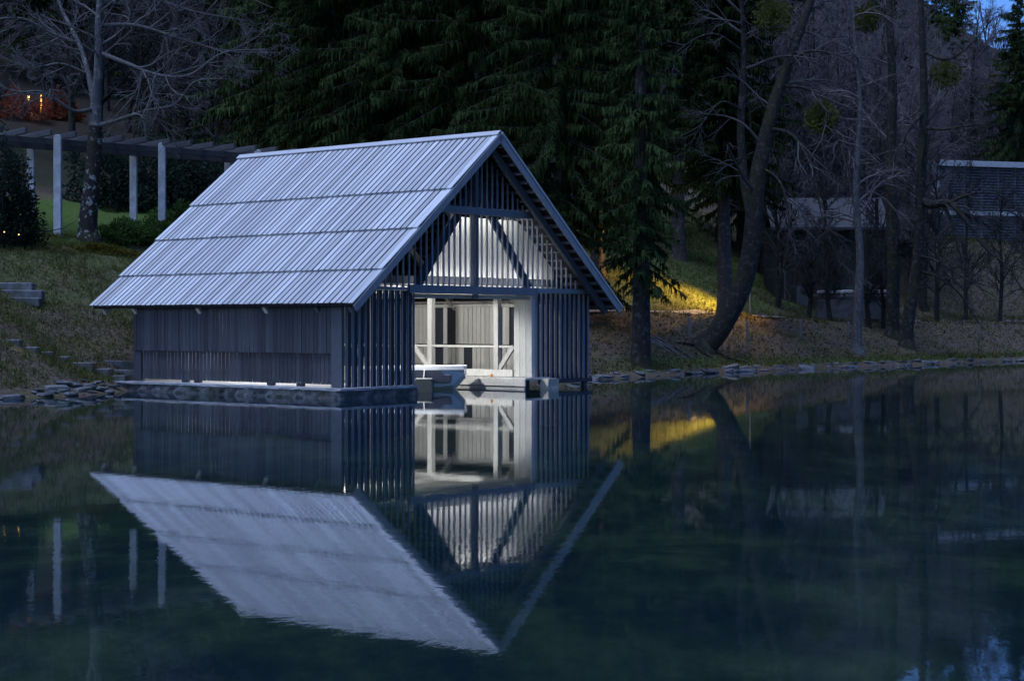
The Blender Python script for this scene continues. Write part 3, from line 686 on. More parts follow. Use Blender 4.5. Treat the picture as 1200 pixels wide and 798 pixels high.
# ---- spruce
def spruce_parts(seed, Ht=27.0, R=5.2, low=3.2, droop=1.0, whorl=0.42, nb=8, tw=36):
    r = np.random.default_rng(seed); spines = []; T0 = []; T1 = []; TL = []; TWd = []
    z = low
    while z < Ht - 0.5:
        f = (z - low) / (Ht - low); Lb = R * (1 - f) ** 0.75 * (0.75 + 0.25 * min(1, f * 6)) + 0.25
        for k in range(nb if f < 0.8 else 5):
            L = Lb * r.uniform(0.45, 1.2); a = r.uniform(0, 2 * math.pi); el = r.uniform(-0.5, 0.3) + 0.3 * f
            m = 7; t = np.linspace(0, 1, m)
            hx = np.cos(a); hy = np.sin(a)
            rr = L * t; zz = z + r.uniform(-.6, .6) + rr * math.tan(el) - droop * (1 - 0.6 * f) * 0.34 * L * t ** 1.6 + 0.10 * L * np.clip(t - 0.7, 0, 1) * 2
            curve = r.uniform(-0.12, 0.12) * rr * t
            pts = np.stack([hx * rr - hy * curve, hy * rr + hx * curve, zz], -1)
            spines.append((pts, np.linspace(0.012 * L + 0.012, 0.008, m)))
            cnt = max(6, int(tw * L / 1.3)); tt = r.uniform(0.01, 1.0, cnt) ** 0.9
            px = np.stack([np.interp(tt, t, pts[:, j]) for j in range(3)], -1)
            sg = r.choice([-1, 1], cnt); sp_ = r.uniform(0.2, 1.0, cnt)
            outw = np.stack([hx * np.ones(cnt), hy * np.ones(cnt), np.zeros(cnt)], -1); sidew = np.stack([-hy * sg, hx * sg, np.zeros(cnt)], -1)
            dr = outw * r.uniform(0.15, 0.7, (cnt, 1)) + sidew * sp_[:, None] + np.array([0, 0, -0.25])
            dr /= np.linalg.norm(dr, axis=1)[:, None]
            ln = r.uniform(0.25, 0.75, cnt) * (0.55 + 0.45 * (1 - tt)) * (0.5 + 0.5 * min(1, L / 3))
            T0.append(px); T1.append(dr); TL.append(ln)
        z += whorl * r.uniform(0.7, 1.3) * (1 - 0.3 * f)
    p = np.concatenate(T0); d = np.concatenate(T1); L = np.concatenate(TL)[:, None]; N = len(p)
    down = np.array([0, 0, -1.0]); w = r.uniform(0.03, 0.07, (N, 1))
    sd = np.cross(d, r.normal(0, 1, (N, 3))); sd /= np.linalg.norm(sd, axis=1)[:, None] + 1e-9
    a = p; b = p + d * L * 0.45 + down * L * 0.10; c_ = b + d * L * 0.22 + down * L * r.uniform(0.4, 1.1, (N, 1))
    V_ = np.stack([a - sd * w * 0.5, a + sd * w * 0.5, b + sd * w, b - sd * w, c_ + sd * w * 0.15, c_ - sd * w * 0.15], 1).reshape(-1, 3)
    i = np.arange(N)[:, None] * 6
    Q1 = np.concatenate([i + np.array([0, 1, 2, 3]), i + np.array([3, 2, 4, 5])])
    # fine needle shoots standing off the twigs
    k2 = N; j = r.integers(0, N, k2); q = a[j] + (b - a)[j] * r.uniform(0.2, 1, (k2, 1)); dd = d[j] + r.normal(0, 0.7, (k2, 3)) + down * 0.4; dd /= np.linalg.norm(dd, axis=1)[:, None]
    s2 = np.cross(dd, r.normal(0, 1, (k2, 3))); s2 /= np.linalg.norm(s2, axis=1)[:, None] + 1e-9
    l2 = r.uniform(0.12, 0.34, (k2, 1)); w2 = r.uniform(0.018, 0.035, (k2, 1))
    V2 = np.stack([q - s2 * w2, q + s2 * w2, q + dd * l2], 1).reshape(-1, 3); T2 = (np.arange(k2)[:, None] * 3 + np.array([0, 1, 2])) + len(V_)
    crown = mesh_np('crown', np.concatenate([V_, V2]), [Q1, T2]); crown.materials.append(M['spruce'])
    tp, trd = smooth_path([(0, 0, -0.4, 0.62), (0, 0, 0.4, 0.44), (0.02, 0, 3, 0.37), (0.0, 0.05, 9, 0.30), (0, 0, Ht * 0.7, 0.15), (0, 0, Ht, 0.02)], 4)
    Vt, Qt = tubes([(tp, trd)], sides); trunk = mesh_np('trunk', Vt, Qt, True); trunk.materials.append(M['bark_spruce'])
    Vb, Qb = tubes(spines, lambda x: 3); br = mesh_np('branches', Vb, Qb, True); br.materials.append(M['bark_dark'])
    return trunk, br, crown

SPR = [spruce_parts(1, 27, 5.4, 3.0, 1.1), spruce_parts(2, 24, 4.6, 2.6, 1.3), spruce_parts(5, 28, 4.2, 7.2, 0.9), spruce_parts(6, 25, 2.0, 3.9, 1.2)]
SPR[3][0].materials[0] = M['bark_dark']
def spruce(kind, X, Y, sc, rz, label, group=None, z=None):
    o = empty('spruce_tree', (X, Y, hz(X, Y) if z is None else z), rz); o.scale = (sc, sc, sc); tag(o, label, 'tree', group)
    for nm, me in zip(('trunk', 'branch', 'crown'), SPR[kind]):
        c = bpy.data.objects.new(nm, me); COL.objects.link(c); c.parent = o
    return o
def px(x, Y): return (x - 600) * Y / F_PX
for kind, x, Y, sc, rz, lab in [
        (3, 751, 71.5, 1.0, 0.3, 'drooping spruce with bare lower trunk right beside the boathouse eave'),
        (2, 849, 88.0, 1.0, 1.7, 'tall spruce with pale trunk lit warm on one side, behind the leaning tree'),
        (0, 655, 77.0, 1.0, 2.1, 'broad dark spruce directly behind the boathouse ridge end'),
        (0, 560, 82.0, 1.05, 4.0, 'tall spruce rising behind the front half of the boathouse roof'),
        (1, 470, 84.0, 1.15, 5.1, 'dense spruce rising behind the middle of the boathouse roof'),
        (0, 392, 86.0, 1.0, 0.9, 'hanging-branched spruce behind the back end of the boathouse roof'),
        (1, 335, 92.0, 1.1, 2.9, 'spruce at the right end of the pergola, beside the lawn patch'),
        (2, 795, 106.0, 1.1, 3.6, 'spruce upslope of the warm lit grass behind the leaning tree'),
        (2, 700, 94.0, 1.0, 5.6, 'slender spruce in the second row behind the right eave')]:
    spruce(kind, px(x, Y), Y, sc, rz, lab)
gl_ = 'background spruces of the dark wood'
for kind, x, Y, sc, rz in [(0, 430, 104, 1.1, 1.2), (1, 520, 108, 1.2, 2.2), (0, 610, 110, 1.1, 3.3), (1, 740, 116, 1.2, 0.4), (0, 870, 122, 1.1, 4.4), (0, 300, 118, 1.1, 5.0), (1, 215, 112, 1.0, 2.5),
                           (0, 130, 122, 1.1, 1.9), (1, 40, 118, 1.1, 0.2), (0, 930, 150, 1.0, 2.8), (1, 260, 100, 0.8, 3.0)]:
    where = {430: 'behind the back third of the boathouse roof', 520: 'behind the middle of the boathouse roof', 610: 'straight above the boathouse gable peak', 740: 'above the right eave of the boathouse', 870: 'behind the fork of the leaning tree', 300: 'above the last pergola rafters', 215: 'above the middle of the pergola', 130: 'right behind the old bare tree', 40: 'above the glowing yellow post', 930: 'above the left end of the shed roof', 260: 'between pergola and boathouse ridge, the smallest'}[x]
    spruce(kind, px(x, Y), Y, sc, rz, 'second-row dark spruce ' + where, gl_)
for kind, x, Y, sc, rz, lab in [(1, 1192, 150, 0.95, 0.7, 'spruce silhouetted against the sky at the upper right edge'), (0, 1120, 190, 1.0, 2.0, 'far spruce against the patch of sky, left of the edge spruce'), (1, 1096, 205, 1.1, 1.0, 'far spruce on the ridge just right of the gnarled tree top'), (0, 1035, 212, 1.0, 4.0, 'far spruce on the ridge above the lit hillside house'), (1, 985, 205, 1.0, 5.0, 'far spruce on the ridge left of the lit hillside house')]:
    spruce(kind, px(x, Y), Y, sc, rz, lab)

# ---- big bare tree above the left bank
r = np.random.default_rng(21)
b0 = hit(103, 282); YL = b0.y
tr_ = flare(smooth_path([(b0.x, b0.y, b0.z, 0.46), P4(103, 262, YL, 0.40), P4(107, 215, YL, 0.34), P4(111, 165, YL, 0.31), P4(112, 148, YL, 0.31)], 4))
up1 = smooth_path([P4(112, 150, YL, 0.30), P4(113, 120, YL, 0.23), P4(116, 70, YL - 0.3, 0.19), P4(116, 20, YL - 0.5, 0.15), P4(122, -60, YL - 0.6, 0.10), P4(118, -160, YL, 0.04)], 5)
up2 = smooth_path([P4(112, 128, YL, 0.15), P4(103, 85, YL + 0.6, 0.12), P4(92, 50, YL + 1.0, 0.10), P4(70, 5, YL + 1.5, 0.07), P4(50, -70, YL + 2, 0.03)], 5)
limbs = [
    [P4(113, 148, YL, 0.10), P4(140, 140, YL - 0.8, 0.075), P4(170, 130, YL - 1.5, 0.06), P4(205, 122, YL - 2.0, 0.045), P4(228, 96, YL - 2.5, 0.03), P4(262, 92, YL - 3, 0.015)],
    [P4(117, 62, YL - 0.3, 0.10), P4(150, 75, YL - 1.0, 0.08), P4(185, 88, YL - 1.5, 0.065), P4(222, 88, YL - 2, 0.05), P4(262, 62, YL - 2.4, 0.035), P4(310, 58, YL - 3, 0.015)],
    [P4(116, 30, YL - 0.4, 0.09), P4(160, 30, YL - 0.5, 0.07), P4(210, 45, YL - 0.5, 0.055), P4(265, 60, YL - 0.2, 0.035), P4(330, 62, YL, 0.012)],
    [P4(117, 5, YL - 0.5, 0.08), P4(160, -10, YL + 0.5, 0.06), P4(220, 12, YL + 1.0, 0.045), P4(290, 25, YL + 1.5, 0.02)],
    [P4(110, 128, YL, 0.09), P4(85, 130, YL - 1, 0.07), P4(50, 108, YL - 1.8, 0.05), P4(10, 112, YL - 2.5, 0.03), P4(-30, 120, YL - 3, 0.015)],
    [P4(93, 52, YL + 1.0, 0.08), P4(62, 40, YL + 0.5, 0.06), P4(25, 22, YL, 0.045), P4(-25, 25, YL - 0.5, 0.02)],
    [P4(104, 88, YL + 0.6, 0.07), P4(70, 75, YL - 0.3, 0.055), P4(35, 80, YL - 1.0, 0.035), P4(-10, 60, YL - 1.5, 0.015)],
    [P4(116, 55, YL - 0.3, 0.08), P4(138, 40, YL + 0.8, 0.06), P4(152, 20, YL + 1.2, 0.05), P4(140, -20, YL + 1.5, 0.03)],
    [P4(118, -30, YL - 0.5, 0.07), P4(170, -50, YL - 1, 0.05), P4(240, -25, YL - 1.5, 0.03), P4(320, 10, YL - 2, 0.012)],
    [P4(205, 122, YL - 2.0, 0.03), P4(226, 128, YL - 2.2, 0.022), P4(240, 118, YL - 2.4, 0.012)]]
cr = []
for l in limbs:
    p, q = smooth_path(l, 5); cr.append((p, q)); L = np.linalg.norm(np.diff(p, axis=0), axis=1).sum()
    grow(r, p, q, L, 0, cr, [(12, 0.36, 0.8, 0.16, -0.01, 6), (7, 0.5, 0.7, 0.18, -0.01, 5), (5, 0.55, 0.7, 0.2, 0.0, 4)])
for p, q in (up1, up2):
    grow(r, p, q, 6.0, 0, cr, [(10, 0.42, 0.9, 0.14, 0.0, 6), (6, 0.5, 0.7, 0.16, 0, 5), (4, 0.55, 0.7, 0.18, 0.0, 3)])
tree_thing('bare_tree', 'old bare tree with lichen-spotted trunk and spreading pale twigs above the left bank', tuple(b0), [tr_], cr, 'bark_lichen', 'twig_pale', upper=[up1, up2])

# ---- bare trees along the right bank
def bank_tree(name, label, ctrl, limbs, seed, mt, mc, spec, tl=5.0, roots=0, k=5, limb_k=0.75):
    r = np.random.default_rng(seed); p, q = flare(smooth_path(ctrl[0], k)); trunks = [(p, q)]
    cr = []
    for c_ in ctrl[1:]: trunks.append(smooth_path(c_, k))
    for t_ in list(trunks):
        n_ = len(t_[0]); s0 = n_ // 3
        grow(r, t_[0][s0:], t_[1][s0:], tl, 0, cr, spec)
    for l in limbs:
        a, b = smooth_path(l, 5); b = b * limb_k; trunks.append((a, b)); L = np.linalg.norm(np.diff(a, axis=0), axis=1).sum()
        grow(r, a, b, L, 0, cr, [(8, 0.38, 0.7, 0.15, -0.04, 6), (5, 0.5, 0.7, 0.16, -0.05, 5), (3, 0.6, 0.7, 0.18, -0.03, 3)])
    for i in range(roots):
        a = r.uniform(-2.6, 0.4) if roots < 8 else r.uniform(-3.0, 0.6)
        bp0 = ctrl[0][0]; L = r.uniform(0.8, 2.2); pts = []
        for t in np.linspace(0, 1, 6):
            X = bp0[0] + math.cos(a + 0.4 * math.sin(3 * t + i)) * L * t; Y_ = bp0[1] + math.sin(a + 0.4 * math.sin(3 * t + i)) * L * t
            pts.append((X, Y_, hz(X, Y_) + 0.05 + 0.12 * (1 - t), 0.10 * (1 - t) + 0.025))
        trunks.append(smooth_path(pts, 3))
    return tree_thing(name, label, ctrl[0][0][:3], trunks, cr, mt, mc)
SP1 = [(14, 0.55, 0.9, 0.12, -0.02, 6), (7, 0.5, 0.75, 0.15, -0.03, 5), (4, 0.55, 0.7, 0.18, -0.02, 3)]
SPW = [(16, 0.6, 1.0, 0.13, -0.07, 7), (7, 0.55, 0.7, 0.14, -0.10, 5), (4, 0.6, 0.6, 0.15, -0.08, 4)]
h = hit(822, 407); Y1 = h.y
bank_tree('leaning_tree', 'dark thick trunk leaning right over the bank and forking higher up',
    [[(h.x, h.y, h.z, 0.58), P4(836, 396, Y1, 0.52), P4(852, 372, Y1, 0.48), P4(868, 340, Y1, 0.46), P4(879, 300, Y1, 0.44), P4(884, 250, Y1, 0.42), P4(889, 200, Y1, 0.38), P4(905, 130, Y1, 0.30), P4(925, 70, Y1, 0.24), P4(950, 0, Y1 + 0.5, 0.18), P4(975, -90, Y1 + 1, 0.08)],
     [P4(882, 262, Y1, 0.26), P4(872, 210, Y1 + 0.5, 0.22), P4(868, 150, Y1 + 0.8, 0.19), P4(872, 70, Y1 + 1, 0.15), P4(868, -20, Y1 + 1, 0.10), P4(860, -120, Y1, 0.04)]],
    [[P4(900, 150, Y1, 0.12), P4(930, 160, Y1 - 1, 0.10), P4(952, 200, Y1 - 2, 0.07), P4(965, 260, Y1 - 2.5, 0.04), P4(985, 310, Y1 - 3, 0.015)],
     [P4(915, 100, Y1, 0.12), P4(955, 110, Y1 - 1, 0.09), P4(985, 170, Y1 - 2, 0.06), P4(1000, 240, Y1 - 3, 0.02)],
     [P4(890, 195, Y1, 0.10), P4(915, 215, Y1 - 1, 0.07), P4(925, 265, Y1 - 1.5, 0.04), P4(915, 330, Y1 - 1.8, 0.015)],
     [P4(870, 130, Y1 + 0.8, 0.09), P4(845, 120, Y1, 0.07), P4(820, 150, Y1 - 1, 0.04), P4(800, 190, Y1 - 1.5, 0.012)],
     [P4(870, 60, Y1 + 1, 0.09), P4(835, 40, Y1, 0.07), P4(795, 60, Y1 - 1, 0.04), P4(770, 100, Y1 - 1.5, 0.012)],
     [P4(920, 80, Y1, 0.10), P4(950, 60, Y1 - 1, 0.08), P4(1000, 75, Y1 - 2, 0.05), P4(1030, 130, Y1 - 2.5, 0.015)]],
    31, 'bark_dark', 'twig_mid', SPW, 5.5, 5)
h = hit(1004, 414); Y2 = h.y
bank_tree('slim_tree', 'slim pale grey trunk with drooping twigs standing alone near the right shore',
    [[(h.x, h.y, h.z, 0.36), P4(1004, 395, Y2, 0.28), P4(1006, 350, Y2, 0.25), P4(1008, 300, Y2, 0.21), P4(1003, 220, Y2, 0.17), P4(1008, 120, Y2, 0.12), P4(1000, 20, Y2, 0.06), P4(1004, -60, Y2, 0.02)]],
    [], 32, 'bark_grey', 'twig', SPW, 5.0, 0)
h = hit(1047, 396); Y3 = h.y
bank_tree('bare_tree', 'straight dark trunk just behind the tree with the gnarled hanging branch',
    [[(h.x, h.y, h.z, 0.50), P4(1046, 370, Y3, 0.40), P4(1047, 300, Y3, 0.37), P4(1044, 200, Y3, 0.33), P4(1046, 100, Y3, 0.26), P4(1042, 0, Y3, 0.18), P4(1046, -120, Y3, 0.05)]],
    [], 33, 'bark_dark', 'twig', SP1, 6.0, 0)
h = hit(1062, 407); Y4 = h.y
bank_tree('gnarled_tree', 'bare tree on the right bank with a gnarled branch drooping towards the frame edge',
    [[(h.x, h.y, h.z, 0.46), P4(1063, 385, Y4, 0.38), P4(1069, 345, Y4, 0.33), P4(1076, 290, Y4, 0.31), P4(1079, 220, Y4, 0.29), P4(1083, 130, Y4, 0.24), P4(1081, 50, Y4, 0.19), P4(1079, -30, Y4, 0.13), P4(1085, -130, Y4, 0.04)]],
    [[P4(1080, 235, Y4, 0.24), P4(1092, 240, Y4 - 0.6, 0.23), P4(1104, 238, Y4 - 1.0, 0.21), P4(1116, 240, Y4 - 1.4, 0.15), P4(1135, 262, Y4 - 2.2, 0.10), P4(1150, 285, Y4 - 3, 0.07), P4(1172, 305, Y4 - 3.5, 0.04), P4(1200, 315, Y4 - 4, 0.015)],
     [P4(1104, 238, Y4 - 1.0, 0.12), P4(1116, 262, Y4 - 1.3, 0.09), P4(1124, 295, Y4 - 1.6, 0.06), P4(1140, 328, Y4 - 2, 0.03), P4(1138, 335, Y4 - 2, 0.012)],
     [P4(1112, 238, Y4 - 1.2, 0.11), P4(1130, 230, Y4 - 1.6, 0.08), P4(1160, 226, Y4 - 2.4, 0.05), P4(1195, 240, Y4 - 3, 0.02)],
     [P4(1116, 242, Y4 - 1.2, 0.10), P4(1145, 258, Y4 - 1, 0.07), P4(1175, 272, Y4 - 0.6, 0.045), P4(1210, 290, Y4, 0.02)],
     [P4(1078, 318, Y4, 0.09), P4(1100, 325, Y4 - 1, 0.07), P4(1125, 345, Y4 - 1.8, 0.05), P4(1145, 375, Y4 - 2.4, 0.03), P4(1160, 392, Y4 - 2.8, 0.012)],
     [P4(1083, 150, Y4, 0.10), P4(1105, 152, Y4 - 1, 0.07), P4(1130, 148, Y4 - 2, 0.045), P4(1160, 146, Y4 - 3, 0.015)],
     [P4(1083, 130, Y4, 0.10), P4(1060, 160, Y4 - 1, 0.06), P4(1048, 200, Y4 - 2, 0.03), P4(1040, 230, Y4 - 2, 0.012)],
     [P4(1081, 60, Y4, 0.10), P4(1110, 70, Y4 - 1, 0.07), P4(1140, 50, Y4 - 1.5, 0.045), P4(1165, 20, Y4 - 2, 0.015)],
     [P4(1077, 300, Y4, 0.08), P4(1095, 305, Y4 - 1, 0.06), P4(1120, 320, Y4 - 2, 0.04), P4(1170, 350, Y4 - 3, 0.015)]],
    34, 'bark_dark', 'twig_dark', SP1, 5.0, 0, limb_k=1.05)
h = hit(751, 391)
rp = []                                               # bare roots spilling down the bank beside the spruce foot
r = np.random.default_rng(77)
for i in range(9):
    a0 = h.x + r.uniform(0.1, 0.5); L = r.uniform(1.2, 2.4); pts = []; ph = r.uniform(0, 6); yy = h.y + r.uniform(-0.9, 0.5)
    for t in np.linspace(0, 1, 7):
        X = a0 + L * t; Y_ = yy - 0.8 * t + 0.18 * math.sin(ph + 6 * t); pts.append((X, Y_, hz(X, Y_) + 0.04 + 0.05 * math.sin(ph + 5 * t), 0.055 * (1 - t) + 0.018))
    rp.append(smooth_path(pts, 3))
V_, Q_ = tubes(rp, lambda x: 6)
rt = link('exposed_roots', mesh_np('exposed_roots', V_, Q_, True), M['bark_grey']); tag(rt, 'tangle of bare grey roots on the bank beside the boathouse spruce', 'roots')

# ---- bare trees of the wood (a few meshes, many individuals)
def wood_tree(seed, Ht, spread=0.42):
    r = np.random.default_rng(seed); p, q = smooth_path([(0, 0, -0.5, 0.30), (0, 0, 0.5, 0.24), (r.normal(0, .15), r.normal(0, .15), Ht * .3, 0.19), (r.normal(0, .3), r.normal(0, .3), Ht * .65, 0.11), (r.normal(0, .4), r.normal(0, .4), Ht, 0.02)], 5)
    out = []; grow(r, p[4:], q[4:], Ht * 0.5, 0, out, [(34, spread, 0.75, 0.10, 0.03, 6), (9, 0.5, 0.65, 0.14, 0.01, 5), (6, 0.55, 0.6, 0.16, 0, 3)])
    Vt, Qt = tubes([(p, q)], sides); a = mesh_np('trunk', Vt, Qt, True); a.materials.append(M['bark_dark'])
    Vt, Qt = tubes([(a_, np.maximum(b_ * 1.5, 0.014)) for a_, b_ in out], lambda x: 3); b = mesh_np('crown', Vt, Qt, True); b.materials.append(M['twig'])
    return a, b
WT = [wood_tree(41, 17), wood_tree(42, 15, 0.5), wood_tree(43, 19, 0.38), wood_tree(44, 9, 0.5)]
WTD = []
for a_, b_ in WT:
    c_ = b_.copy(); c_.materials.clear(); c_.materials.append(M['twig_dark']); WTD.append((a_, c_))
def wtree(k, X, Y, sc, rz, label, group, dark=False):
    o = empty('woodland_tree', (X, Y, hz(X, Y)), rz); o.scale = (sc,) * 3; tag(o, label, 'tree', group)
    for nm, me in zip(('trunk', 'crown'), (WTD if dark else WT)[k]):
        c = bpy.data.objects.new(nm, me); COL.objects.link(c); c.parent = o
rr_ = random.Random(5)
cnt = 0
for x in range(885, 1215, 17):
    for Y in (112, 120, 130, 140, 152, 168, 188, 210, 235):
        xx = x + rr_.uniform(-12, 12); YY = Y + rr_.uniform(-6, 6)
        if YY < 113.5: continue
        if YY < 152 and xx > 1092: continue
        if 170 < YY < 188 and 1000 < xx < 1092: continue
        if xx > 1130 and rr_.random() < 0.35: continue
        wtree(rr_.randrange(3), px(xx, YY), YY, rr_.uniform(0.8, 1.15), rr_.uniform(0, 6.28), ('nearer ' if YY < 150 else 'far ') + 'bare tree in the dark wood ' + ('beside the leaning tree' if xx < 930 else 'above the shed roof' if xx < 1000 else 'around the lit hillside house' if xx < 1092 else 'above the modern building'), 'bare trees on the right hillside')
for x in range(-10, 330, 34):
    for Y in (95, 110, 128):
        xx = x + rr_.uniform(-12, 12); YY = Y + rr_.uniform(-5, 5)
        if xx > 270 and Y == 92: continue
        if 5 < xx < 85 and Y < 112: continue
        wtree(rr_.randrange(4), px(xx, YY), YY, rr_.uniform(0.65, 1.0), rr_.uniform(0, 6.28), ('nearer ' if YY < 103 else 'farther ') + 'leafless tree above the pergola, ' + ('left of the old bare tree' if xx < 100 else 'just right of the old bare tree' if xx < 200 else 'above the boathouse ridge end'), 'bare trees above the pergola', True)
for x, Y, w_ in ((948, 98, 'leftmost'), (972, 97, 'second from left'), (1018, 97, 'second from right'), (1035, 98, 'rightmost')):
    wtree(3, px(x, Y), Y, rr_.uniform(0.55, 0.8), rr_.uniform(0, 6.28), w_ + ' of four leafless saplings in front of the dark shed', 'saplings before the dark shed', True)

for i, (x, Y, k, sc) in enumerate(((1098, 108, 1, 0.7), (1132, 112, 2, 0.6), (1172, 113, 0, 0.6), (1206, 116, 1, 0.7))):
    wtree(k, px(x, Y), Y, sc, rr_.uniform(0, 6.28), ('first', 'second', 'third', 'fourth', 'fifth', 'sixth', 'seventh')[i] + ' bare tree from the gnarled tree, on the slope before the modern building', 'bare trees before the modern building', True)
for i, (x, Y, k, sc) in enumerate(((912, 101, 1, 0.75), (968, 101, 2, 0.6), (1026, 101, 0, 0.75))):
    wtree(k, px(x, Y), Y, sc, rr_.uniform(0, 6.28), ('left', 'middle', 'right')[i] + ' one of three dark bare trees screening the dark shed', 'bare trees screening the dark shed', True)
for i, (x, Y, k, sc) in enumerate(((1138, 158, 0, 1.25), (1160, 163, 2, 1.2), (1178, 157, 1, 1.3))):
    wtree(k, px(x, Y), Y, sc, rr_.uniform(0, 6.28), ('left', 'middle', 'right')[i] + ' one of three tall bare trees against the sky patch above the modern building', 'tall bare trees against the sky')
# ---- mistletoe balls
def mistletoe(x, y, Y, rad, label, mat='mistletoe'):
    r = np.random.default_rng(int(x)); ps = []
    for i in range(150):
        d = r.normal(0, 1, 3); d /= np.linalg.norm(d); ps.append(branch_path(r, np.zeros(3), d, rad * r.uniform(0.7, 1.1), 0.012, 0.006, 4, 0.25, 0))
    V_, Q_ = tubes(ps, lambda q: 3); N = 900
    d = r.normal(0, 1, (N, 3)); d /= np.linalg.norm(d, axis=1)[:, None]; p = d * rad * r.uniform(0.5, 1.08, (N, 1)); a = np.cross(d, r.normal(0, 1, (N, 3))) * 0.05; b = d * 0.10
    V2 = np.stack([p - a, p + a, p + b], 1).reshape(-1, 3); T2 = np.arange(N * 3).reshape(-1, 3) + len(V_)
    o = link('mistletoe', mesh_np('mistletoe', np.concatenate([V_, V2]), [Q_, T2]), M[mat]); o.location = at(x, y, Y); tag(o, label, 'mistletoe', 'mistletoe balls in the bare trees')
mistletoe(906, 18, Y1, 0.95, 'green mistletoe ball high in the leaning tree near the top edge')
mistletoe(962, 138, Y1 - 1.2, 0.75, 'green mistletoe ball on a low limb of the leaning tree')
mistletoe(1016, 22, Y3, 0.8, 'olive mistletoe ball left of the straight dark trunk near the top')
mistletoe(1108, 88, Y4 - 0.6, 0.85, 'olive mistletoe ball right of the gnarled tree trunk')
mistletoe(1060, 291, Y4 + 0.4, 0.5, 'dark round twig ball low between the two right trunks', 'twig_dark')

# ------------------------------------------------------------------ pergola on the left terrace
pg = empty('pergola', (-18.8, 69.6, 7.4)); tag(pg, 'long garden pergola of white columns carrying dark wooden beams on the left terrace', 'pergola')
pa_, pd_ = Vector((-18.8, 69.6, 0)), Vector((0.77, 0.638, 0)); pn_ = Vector((-0.638, 0.77, 0)); o_ = pg.location
def ploc(s, w, z): return pa_ + pd_ * s + pn_ * w + Vector((0, 0, z)) - o_
for s in (-4.78, 0, 4.78, 9.56, 14.3):
    for w in (0, 2.65):
        p = ploc(s, w, 0); wp = p + o_; g = hz(wp.x, wp.y)
        mb = MB(); mb.box((-0.15, -0.15, g - 0.4), (0.15, 0.15, 9.86)); mb.prism([(-0.15, 9.86), (0.15, 9.86), (0.12, 9.95), (0.06, 9.99), (-0.06, 9.99), (-0.12, 9.95)], 1, -0.145, 0.145)
        c = mb.build('column', M['column'], pg, 0.015); c.location = (p.x, p.y, -o_.z); c.rotation_euler = (0, 0, 0.05)
for w in (0.32, 2.36):
    mb = MB(); mb.bar(ploc(-7.5, w, 9.72), ploc(16.5, w, 9.72), 0.16, 0.26); mb.build('beam', M['pergola'], pg, 0.01)
s = -7.0
while s < 16.4:
    mb = MB(); mb.bar(ploc(s, -0.65, 10.0), ploc(s, 3.3, 10.0), 0.13, 0.24); mb.build('rafter', M['pergola'], pg, 0.01); s += 1.07

# ------------------------------------------------------------------ leaf clump shrubs
def leaf_cloud(r, N, shape, size, elong=2.0, hang=0.0):
    """N leaf faces in a volume; shape(r, N) gives the points"""
    p, nrm = shape(r, N); d = nrm * 0.6 + r.normal(0, 0.6, (N, 3)) + np.array([0, 0, -hang]); d /= np.linalg.norm(d, axis=1)[:, None]
    sd = np.cross(d, r.normal(0, 1, (N, 3))); sd /= np.linalg.norm(sd, axis=1)[:, None] + 1e-9
    w = size * r.uniform(0.6, 1.2, (N, 1)); L = w * elong
    V_ = np.stack([p, p + d * L * 0.5 + sd * w * 0.5, p + d * L, p + d * L * 0.5 - sd * w * 0.5], 1).reshape(-1, 3)
    return V_, np.arange(N * 4).reshape(-1, 4)
def blob(rx, ry, rz_, lump=0.25, seed=0):
    def f(r, N):
        d = r.normal(0, 1, (N, 3)); d /= np.linalg.norm(d, axis=1)[:, None]; d[:, 2] = np.abs(d[:, 2])
        k = 1 + lump * np.sin(d[:, 0] * 5 + seed) * np.cos(d[:, 1] * 6 + seed * 2) + lump * 0.6 * np.sin(d[:, 2] * 9 + d[:, 0] * 7)
        rad = (k * r.uniform(0.35, 1.0, N) ** 0.4)[:, None]
        return d * rad * np.array([rx, ry, rz_]), d
    return f
def shrub(name, label, base, dims, N, size, m, seed, cat='shrub', group=None, elong=2.2, stems=7, stem_m='bark_dark'):
    r = np.random.default_rng(seed); o = empty(name, tuple(base)); tag(o, label, cat, group)
    V_, Q_ = leaf_cloud(r, N, blob(*dims, 0.28, seed), size, elong); link('foliage', mesh_np('foliage', V_, Q_), M[m], o)
    ps = [branch_path(r, np.array([0, 0, -0.2]), np.array([r.normal(0, .5), r.normal(0, .5), 1.0]), dims[2] * 0.9, 0.04, 0.01, 5, 0.15, 0) for _ in range(stems)]
    V_, Q_ = tubes(ps, lambda q: 4); link('stem', mesh_np('stem', V_, Q_, True), M[stem_m], o); return o
h = hit(12, 292)
ye = shrub('yew_bush', 'tall dark evergreen bush with small warm lights at the left edge', h, (1.0, 0.95, 3.5), 8500, 0.07, 'yew', 3, 'bush', elong=3.0)
for i, (x, y) in enumerate(((22, 275), (5, 272))):
    p = at(x, y, h.y - 1.15); mb = MB(); mb.box((-0.02, -0.02, -0.02), (0.02, 0.02, 0.02)); b = mb.build('fairy_bulb', M['lamp_warm'], ye, 0.008); b.location = p - h
for i, (x, y, dm) in enumerate(((150, 285, (1.5, 1.0, 0.8)), (185, 282, (1.7, 1.0, 0.95)), (222, 270, (1.6, 1.0, 1.0)))):
    hh = hit(x, y); shrub('ivy_shrub', ('leftmost', 'middle', 'rightmost')[i] + ' of three low green shrubs on the lawn between pergola and boathouse roof', hh, dm, 5000, 0.085, 'hedge', 60 + i, group='low green shrubs below the pergola')
hh = hit(112, 296); r = np.random.default_rng(8)
mo = shrub('moss_mound', 'yellow-green mossy mound at the foot of the old bare tree', (hh.x + 0.2, hh.y - 0.1, hh.z - 0.15), (1.35, 0.7, 0.42), 5000, 0.06, 'moss', 12, 'moss', elong=1.6, stems=3)
